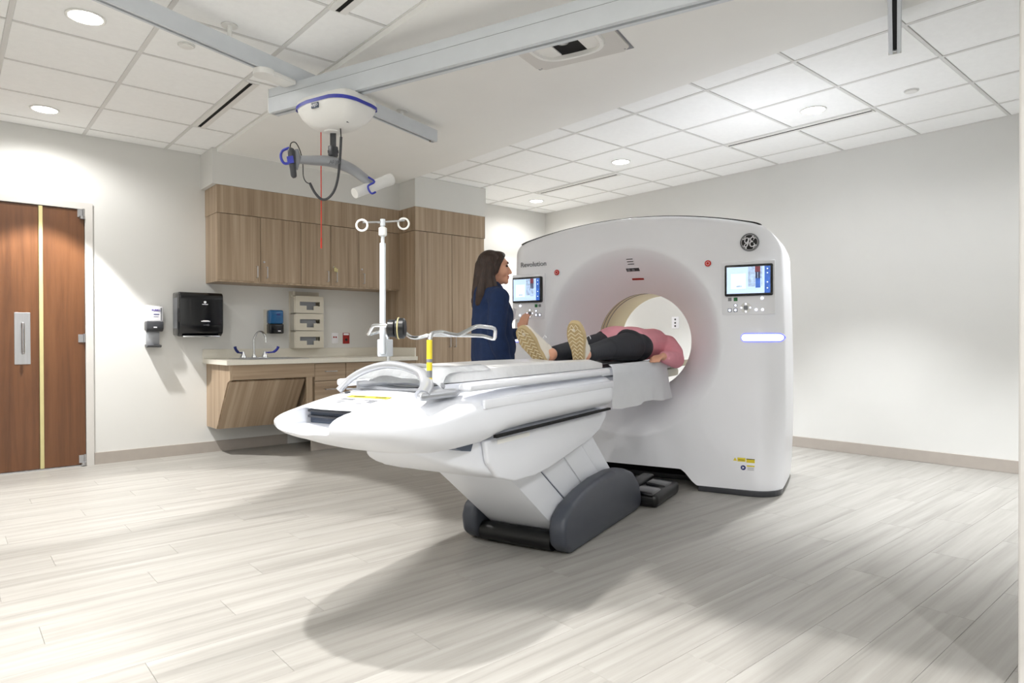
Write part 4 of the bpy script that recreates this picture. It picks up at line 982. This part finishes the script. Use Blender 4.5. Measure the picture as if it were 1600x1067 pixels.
tube(b, [cc+(e1*math.cos(2*math.pi*k/n)+e2*math.sin(2*math.pi*k/n))*.0410 for k in range(n)], .0025, 6, closed=True); obj('pale_band', b, 'brass', rr)
iv = thing('drip_stand', 'white drip pole with two ring hooks standing at the table foot', 'drip stand', G(598, 556, a2))
b = nb(); tube(b, [G(598, 553, a2-.02), G(598, 380, a2-.02)], .0125, 14); obj('pole', b, 'alu', iv)
b = nb(); tube(b, [G(598, 380, a2-.02), G(598, 343, a2-.02)], .0075, 12); tube(b, [G(598, 342.5, a2-.02), G(598, 353, a2-.02)], .0105, 12); obj('inner_pole', b, 'alu', iv)
b = nb(); tube(b, [G(598, 367, a2-.02), G(598, 366, a2-.02), G(598, 355.8, a2-.02), G(598, 355, a2-.02)][::-1] if False else [G(598, 369, a2-.02), G(598, 367.5, a2-.02), G(598, 356.5, a2-.02), G(598, 355, a2-.02)], [.012, .017, .017, .012], 14); obj('clamp_knob', b, 'plastic', iv)
b = nb(); tube(b, [G(566, 347.5, a2+.02), G(598, 347, a2-.02), G(632, 344.5, a2-.07)], .0042, 8); obj('crossbar', b, 'chrome', iv)
for (x, y, v) in ((565.5, 352, a2+.02), (630.5, 349.5, a2-.07)):
    b = nb(); c = G(x, y, v); n = 20; tube(b, [c+rt*(.0225*math.cos(2*math.pi*k/n))+up*(.0225*math.sin(2*math.pi*k/n)) for k in range(n)], .0042, 8, closed=True); obj('ring_hook', b, 'plastic', iv)
c = G(602, 543.5, a2); b = box(-.036, .036, -.022, .022, -.036, .036, bev=.004); b.transform(Matrix.Translation(c) @ CT @ Matrix.Rotation(R(20), 4, 'Z')); obj('clamp_block', b, 'alu', iv)
# foot pedal block on the floor
t = thing('foot_pedal', 'black foot pedal block on the floor beside the gantry', 'foot pedal', ct(4.1, 1.33, 0), A)
obj('pedal_base', box(3.855, 4.33, 1.245, 1.498, 0, .085, bev=.03, seg=3, T=CT), 'black', t, 50)
for u in (3.93, 4.18): obj('pedal', box(u-.09, u+.09, 1.27, 1.40, .075, .098, bev=.014, seg=3, T=CT @ Matrix.Translation((u, 1.33, .09)) @ Matrix.Rotation(R(6), 4, 'X') @ Matrix.Translation((-u, -1.33, -.09))), 'gloss', t, 50)
obj('toe_guard', box(3.87, 4.32, 1.41, 1.498, .07, .118, bev=.02, seg=3, T=CT), 'black', t, 50)

# ================================================================== people
def hand(bm, wrist, fdir, palm_n, side, s=1.0, curl=.25):
    # palm plus five fingers; fdir = finger direction, palm_n = palm normal, side = direction of the thumb
    f = Vector(fdir).normalized(); t_ = Vector(side); t_ = (t_-f*t_.dot(f)).normalized(); n = Vector(palm_n).normalized()
    w_ = Vector(wrist); k = w_+f*.085*s
    for o_ in (-.030, -.010, .010, .030): cap(bm, [w_+t_*o_*.6*s, k+t_*o_*s], [.016*s, .0125*s], 10)
    for o_, l in ((.031, .068), (.0105, .078), (-.0105, .072), (-.031, .056)):
        p = k+t_*o_*s; a = p+f*l*.45*s+n*curl*.012*s; b_ = a+f*l*.32*s+n*curl*.03*s; c = b_+f*l*.23*s+n*curl*.035*s
        cap(bm, [p, a, b_, c], [.0105*s, .009*s, .008*s, .007*s], 8)
    p = w_+f*.02*s+t_*.026*s; a = p+f*.03*s+t_*.022*s+n*.006; b_ = a+f*.030*s+t_*.008*s+n*.008
    cap(bm, [p, a, b_], [.014*s, .0105*s, .008*s], 8)

# ---- technician, standing at the left display
pz = at_d(768, 600, 4.50); FACE = R(-17)
PT = thing('person', 'woman with long brown hair in a navy fleece operating the left scanner panel', 'person', Vector((pz.x, pz.y, 0)), FACE)
PM = Matrix.Translation(Vector((pz.x, pz.y, 0))) @ Matrix.Rotation(FACE, 4, 'Z')
PI = PM.inverted()
def W(bm): bm.transform(PM); return bm
hd = PI @ ct(4.405, 2.455, 1.135)                 # reaching hand target in her frame
cuff = PI @ (ct(4.30, 2.43, 1.075))
HZ = 1.535
HM = Matrix.Translation((.022, .0, 0)) @ Matrix.Rotation(R(-20), 4, 'Z')
b = nb()
# head: skull, face, jaw, nose, lips, chin
ell(b, (0, 0, HZ), (.088, .072, .098)); ell(b, (.035, 0, HZ-.035), (.062, .060, .085)); ell(b, (.048, 0, HZ-.088), (.042, .042, .040))
ell(b, (.080, 0, HZ-.112), (.020, .022, .018)); cap(b, [(.082, 0, HZ+.005), (.100, 0, HZ-.022), (.114, 0, HZ-.048)], [.012, .012, .013]); ell(b, (.094, 0, HZ-.052), (.018, .018, .010))
ell(b, (.090, 0, HZ-.076), (.014, .024, .008)); ell(b, (.088, 0, HZ-.088), (.013, .022, .008)); ell(b, (.070, 0, HZ+.022), (.026, .050, .018))
for s in (-1, 1): ell(b, (.052, s*.043, HZ-.045), (.035, .024, .034)); ell(b, (-.008, s*.074, HZ-.03), (.020, .008, .030), Matrix.Rotation(R(10), 4, 'Y'))
b.transform(HM)
cap(b, [(-.002, 0, HZ-.09), (-.010, 0, HZ-.175)], [.050, .056])
# trunk and limbs
cap(b, [(-.015, 0, HZ-.20), (-.01, 0, 1.10), (-.005, 0, .95)], [.10, .10, .11])
for s in (-1, 1):
    cap(b, [(-.012, s*.06, HZ-.205), (-.012, s*.155, HZ-.235)], [.06, .055]); cap(b, [(0, s*.05, 1.2), (0, s*.07, .92)], [.09, .10])
    cap(b, [(0, s*.085, .90), (.012, s*.085, .50), (-.005, s*.085, .09)], [.088, .058, .040]); cap(b, [(-.03, s*.085, .04), (.13, s*.095, .03)], [.035, .03])
sh = HZ-.235
cap(b, [(-.012, -.165, sh), (-.05, -.205, 1.06), (.02, -.20, .84)], [.050, .040, .028])
hand(b, (.02, -.20, .84), (.15, .05, -1), (0, 1, 0), (1, 0, 0), 1.0)
el = Vector((.10, .22, 1.05))
cap(b, [(-.012, .165, sh), el, cuff], [.050, .041, .029])
hf = (hd-cuff); hf = Vector((hf.x*.7, hf.y*.7, hf.z+.10))
uface = PI.to_3x3() @ U; vface = PI.to_3x3() @ V
hand(b, cuff+hf.normalized()*.012, hf.normalized(), uface, vface, .98, .5)
obj('body', W(blob(b, .0075, 4, .5)), 'skin', PT, 180)
for s in (-1, 1):
    b = nb(); ell(b, (.086, s*.031, HZ-.006), (.010, .014, .0065)); b.transform(HM); obj('eye', W(b), 'eye', PT)
    b = nb(); cap(b, [(.097, s*.012, HZ+.016), (.092, s*.045, HZ+.020)], [.0045, .003], 8); b.transform(HM); obj('eyebrow', W(b), 'hair', PT)
b = nb(); ell(b, (.096, 0, HZ-.076), (.010, .022, .0055)); ell(b, (.094, 0, HZ-.087), (.010, .020, .006)); b.transform(HM); obj('lips', W(b), 'lips', PT)
# fleece top
b = nb()
cap(b, [(-.015, 0, HZ-.205), (0.0, 0, 1.10), (.012, 0, .90)], [.112, .142, .135]); ell(b, (.055, 0, 1.19), (.10, .125, .12)); ell(b, (.035, 0, .98), (.135, .16, .14))
for s in (-1, 1): cap(b, [(-.012, s*.05, HZ-.20), (-.014, s*.150, HZ-.235)], [.075, .070]); cap(b, [(.0, s*.06, 1.15), (.008, s*.075, .90)], [.12, .125])
cap(b, [(-.012, -.165, sh), (-.052, -.212, 1.06), (.015, -.205, .87)], [.074, .062, .048]); cap(b, [(-.05, -.212, 1.05), (-.02, -.212, .97)], [.064, .062])
cap(b, [(-.012, .165, sh), el, cuff], [.072, .058, .040])
cap(b, [(-.012, 0, HZ-.17), (-.012, 0, HZ-.20)], [.072, .085])
obj('fleece', W(blob(b, .010, 5, .6)), 'sweater', PT, 180)
b = nb(); cap(b, [(.01, 0, .90), (.01, 0, .84)], [.135, .12])
for s in (-1, 1): cap(b, [(.005, s*.085, .87), (.014, s*.088, .50), (-.004, s*.088, .10)], [.118, .078, .062])
obj('trousers', W(blob(b, .014, 5, .6)), 'trouser', PT, 180)
for s in (-1, 1):
    b = nb(); cap(b, [(-.045, s*.088, .045), (.05, s*.092, .045), (.15, s*.10, .035)], [.042, .042, .034]); bm = blob(b, .010, 3); 
    for v_ in bm.verts: v_.co.z = max(v_.co.z, .0)
    obj('shoe', W(bm), 'black', PT, 180)
# hair: cap over the skull and long waves to the chest and back
b = nb()
ell(b, (-.028, 0, HZ+.012), (.094, .084, .097)); ell(b, (.020, 0, HZ+.070), (.060, .062, .030))
for s in (-1, 1):
    ell(b, (-.016, s*.064, HZ+.008), (.050, .026, .070)); cap(b, [(.055, s*.045, HZ+.055), (.030, s*.070, HZ+.01), (.006, s*.078, HZ-.05)], [.018, .018, .020])
    cap(b, [(-.018, s*.074, HZ-.0), (-.026, s*.084, HZ-.09), (-.014, s*.098, HZ-.16), (.030, s*.108, HZ-.22), (.052, s*.104, HZ-.275), (.060, s*.10, HZ-.31)], [.026, .032, .036, .032, .022, .010])
    cap(b, [(-.05, s*.055, HZ-.02), (-.068, s*.068, HZ-.12), (-.086, s*.08, HZ-.20), (-.100, s*.075, HZ-.26), (-.105, s*.07, HZ-.295)], [.042, .045, .044, .034, .014])
cap(b, [(-.085, 0, HZ), (-.092, 0, HZ-.10), (-.105, .0, HZ-.20), (-.118, 0, HZ-.27), (-.122, 0, HZ-.30)], [.048, .054, .052, .040, .016])
bm = blob(b, .008, 4, .55); bm.transform(HM); obj('hair', W(bm), 'hair', PT, 180)
b = nb(); tube(b, cr([(-.02, -.075, HZ-.165), (.055, -.072, HZ-.20), (.120, -.05, HZ-.27), (.146, -.02, HZ-.33)], 5), .004, 6); obj('lanyard', W(b), 'grey', PT)
b = box(-.003, .003, -.027, .027, -.042, .042, bev=.002); b.transform(Matrix.Translation((.150, -.045, HZ-.335)) @ Matrix.Rotation(R(-40), 4, 'Z') @ Matrix.Rotation(R(14), 4, 'Y')); obj('badge_card', W(b), 'paper', PT)

def shoeT(heel, toe_up, lean, yaw_):              # sole normal faces the table foot (-u)
    Mx = CT @ Matrix.Rotation(yaw_, 4, 'Z')
    z = Mx.to_3x3() @ Vector((-1, 0, 0)); y = Vector((0, 0, 1)); x = y.cross(z)
    Rm = Matrix((x, y, z)).transposed().to_4x4()
    Rm = Rm @ Matrix.Rotation(toe_up, 4, 'Z') @ Matrix.Rotation(lean, 4, 'X')
    Tt = Rm.copy(); Tt.translation = Vector((0, 0, 0)); off = Tt @ Vector((0, -.1375, 0)); Tt.translation = heel-off; return Tt
# ---- patient lying head-first in the bore
PP = thing('person', 'patient in black leggings and a pink top lying on the table inside the bore', 'person', ct(4.2, VC, .88), A)
nv, fv = VC-.115, VC+.105                        # near and far foot
b = nb(); c_ = ct
cap(b, [c_(4.200, VC, .985), c_(4.400, VC, .985), c_(4.700, VC, .99)], [.10, .10, .11]); 
for s in (-1, 1):
    cap(b, [c_(4.220, VC+s*.08, .975), c_(4.680, VC+s*.08, .985)], [.085, .09])
    cap(b, [c_(4.780, VC, .985), c_(4.780, VC+s*.15, .975)], [.06, .055])
cap(b, [c_(4.200, VC-.085, .975), c_(3.770, VC-.10, .968), c_(3.400, nv+.01, .940)], [.085, .056, .038]); cap(b, [c_(4.200, VC+.085, .975), c_(3.770, VC+.10, .965), c_(3.400, fv, .940)], [.085, .056, .038])
FT = [shoeT(c_(3.315, nv, .872), R(-2), R(28), R(6)), shoeT(c_(3.335, fv, .868), R(20), R(30), R(-4))]
for T_, vv in zip(FT, (nv, fv)): cap(b, [c_(3.40, vv, .94), T_ @ Vector((0, -.07, -.06)), T_ @ Vector((0, .07, -.045))], [.036, .032, .028])
cap(b, [c_(4.820, VC, .985), c_(4.940, VC, .985)], [.058, .055]); ell(b, c_(5.040, VC, .985), (.115, .080, .095), CT); ell(b, c_(5.010, VC, 1.03), (.07, .055, .06), CT); cap(b, [c_(5.030, VC, 1.07), c_(4.995, VC, 1.095)], [.012, .014])
eN, wN = c_(4.640, VC-.268, .868), c_(4.370, VC-.262, .908)
cap(b, [c_(4.780, VC-.165, .975), eN, wN], [.052, .042, .028]); hand(b, c_(4.345, VC-.258, .910), c_(-1, .02, -.06)*1.0, (0, 0, -1), V, 1.0, .35)
eF = c_(4.580, VC+.255, .905); wF = c_(4.360, VC+.20, .925)
cap(b, [c_(4.780, VC+.165, .975), eF, wF], [.052, .042, .028]); hand(b, wF, c_(-1, -.1, -.02), (0, 0, -1), -V, 1.0, .35)
obj('body', blob(b, .0085, 4, .5), 'skin', PP, 180)
b = nb()
cap(b, [c_(4.180, VC-.09, .978), c_(3.770, VC-.10, .968), c_(3.440, nv+.01, .942)], [.105, .068, .047]); cap(b, [c_(4.180, VC+.09, .978), c_(3.770, VC+.10, .965), c_(3.440, fv, .942)], [.105, .068, .047])
ell(b, c_(4.240, VC, .99), (.16, .19, .112), CT); ell(b, c_(4.200, VC-.08, .985), (.14, .105, .108), CT); ell(b, c_(4.200, VC+.08, .985), (.14, .105, .108), CT)
ell(b, c_(4.31, VC-.10, .972), (.14, .105, .098), CT)
obj('leggings', blob(b, .010, 5, .6), 'legging', PP, 180)
b = nb()
ell(b, c_(4.440, VC, 1.0), (.20, .185, .118), CT); cap(b, [c_(4.420, VC-.07, .985), c_(4.700, VC-.08, .992)], [.115, .115]); cap(b, [c_(4.420, VC+.07, .985), c_(4.700, VC+.08, .992)], [.115, .115]); cap(b, [c_(4.320, VC-.05, 1.005), c_(4.320, VC+.05, 1.005)], [.108, .108])
for s in (-1, 1): cap(b, [c_(4.740, VC, .99), c_(4.780, VC+s*.15, .98)], [.095, .08])
cap(b, [c_(4.780, VC-.165, .978), c_(4.700, VC-.235, .925), c_(4.640, VC-.268, .878), c_(4.400, VC-.262, .904)], [.080, .070, .062, .044]); cap(b, [c_(4.780, VC+.165, .978), eF, c_(4.400, VC+.215, .92)], [.075, .060, .042])
ell(b, c_(4.27, VC+.035, 1.022), (.19, .145, .098), CT)
obj('knit_top', blob(b, .010, 5, .6), 'pink', PP, 180)
b = nb(); ell(b, c_(5.080, VC, .965), (.105, .092, .085), CT); obj('hair', blob(b, .012, 3), 'hair', PP, 180)
# trainers: sole, tread ribs and upper; local x = across, y = heel to toe, z = out of the sole
def shoe(T, mir):
    n = 28; L_ = .275
    def outl(k, grow=0):
        out = []
        for i in range(n):
            q = 2*math.pi*i/n; y = -math.cos(q)*L_/2; s = y/L_+.5
            w_ = (.034+.016*ss((s-.35)/.35))*(max(0, math.sin(q)**2))**.32+grow*.0
            x = math.copysign(w_, math.sin(q)) + mir*.008*math.sin(s*2.6); out.append(Vector((x, y, k)))
        return out
    b = nb(); loft(b, [[p*1 for p in outl(0)], [Vector((p.x*1.02, p.y*1.01, .004)) for p in outl(0)], [Vector((p.x*1.05, p.y*1.02, -.03)) for p in outl(0)]]); 
    bm = b; bm.transform(T); so = obj('shoe_sole', bm, 'sole', PP, 40)
    b = nb()
    for k in range(11):
        y = -.118+.0236*k; s = y/L_+.5; w_ = (.030+.015*ss((s-.35)/.35))*(1-abs(2*s-1)**5)
        pts = [Vector((mir*.008*math.sin(s*2.6)+w_*x, y+.009*((j % 2)*2-1), .0045)) for j, x in enumerate((-.95, -.5, 0, .5, .95))]
        tube(b, pts, .0034, 6)
    b.transform(T); obj('tread', b, 'tread', so, 40)
    b = nb(); cap(b, [(0, .095, -.035), (0, .03, -.05), (0, -.07, -.06)], [.038, .043, .042]); cap(b, [(0, -.09, -.05), (0, -.08, -.105)], [.038, .043]); cap(b, [(0, .02, -.06), (0, -.04, -.085)], [.042, .042])
    bm = blob(b, .008, 4, .5); bm.transform(T); up_ = obj('shoe_upper', bm, 'shoe', PP, 180)
    b = nb()
    for k in range(4): y = .045-.025*k; tube(b, cr([(-.026, y, -.082-.006*k), (0, y, -.096-.007*k), (.026, y, -.082-.006*k)], 3), .003, 6)
    tube(b, cr([(.01, -.02, -.115), (.04, .0, -.12), (.055, -.01, -.10)], 3), .0022, 6); b.transform(T); obj('laces', b, 'paper', up_)
shoe(FT[0], 1)
shoe(FT[1], -1)
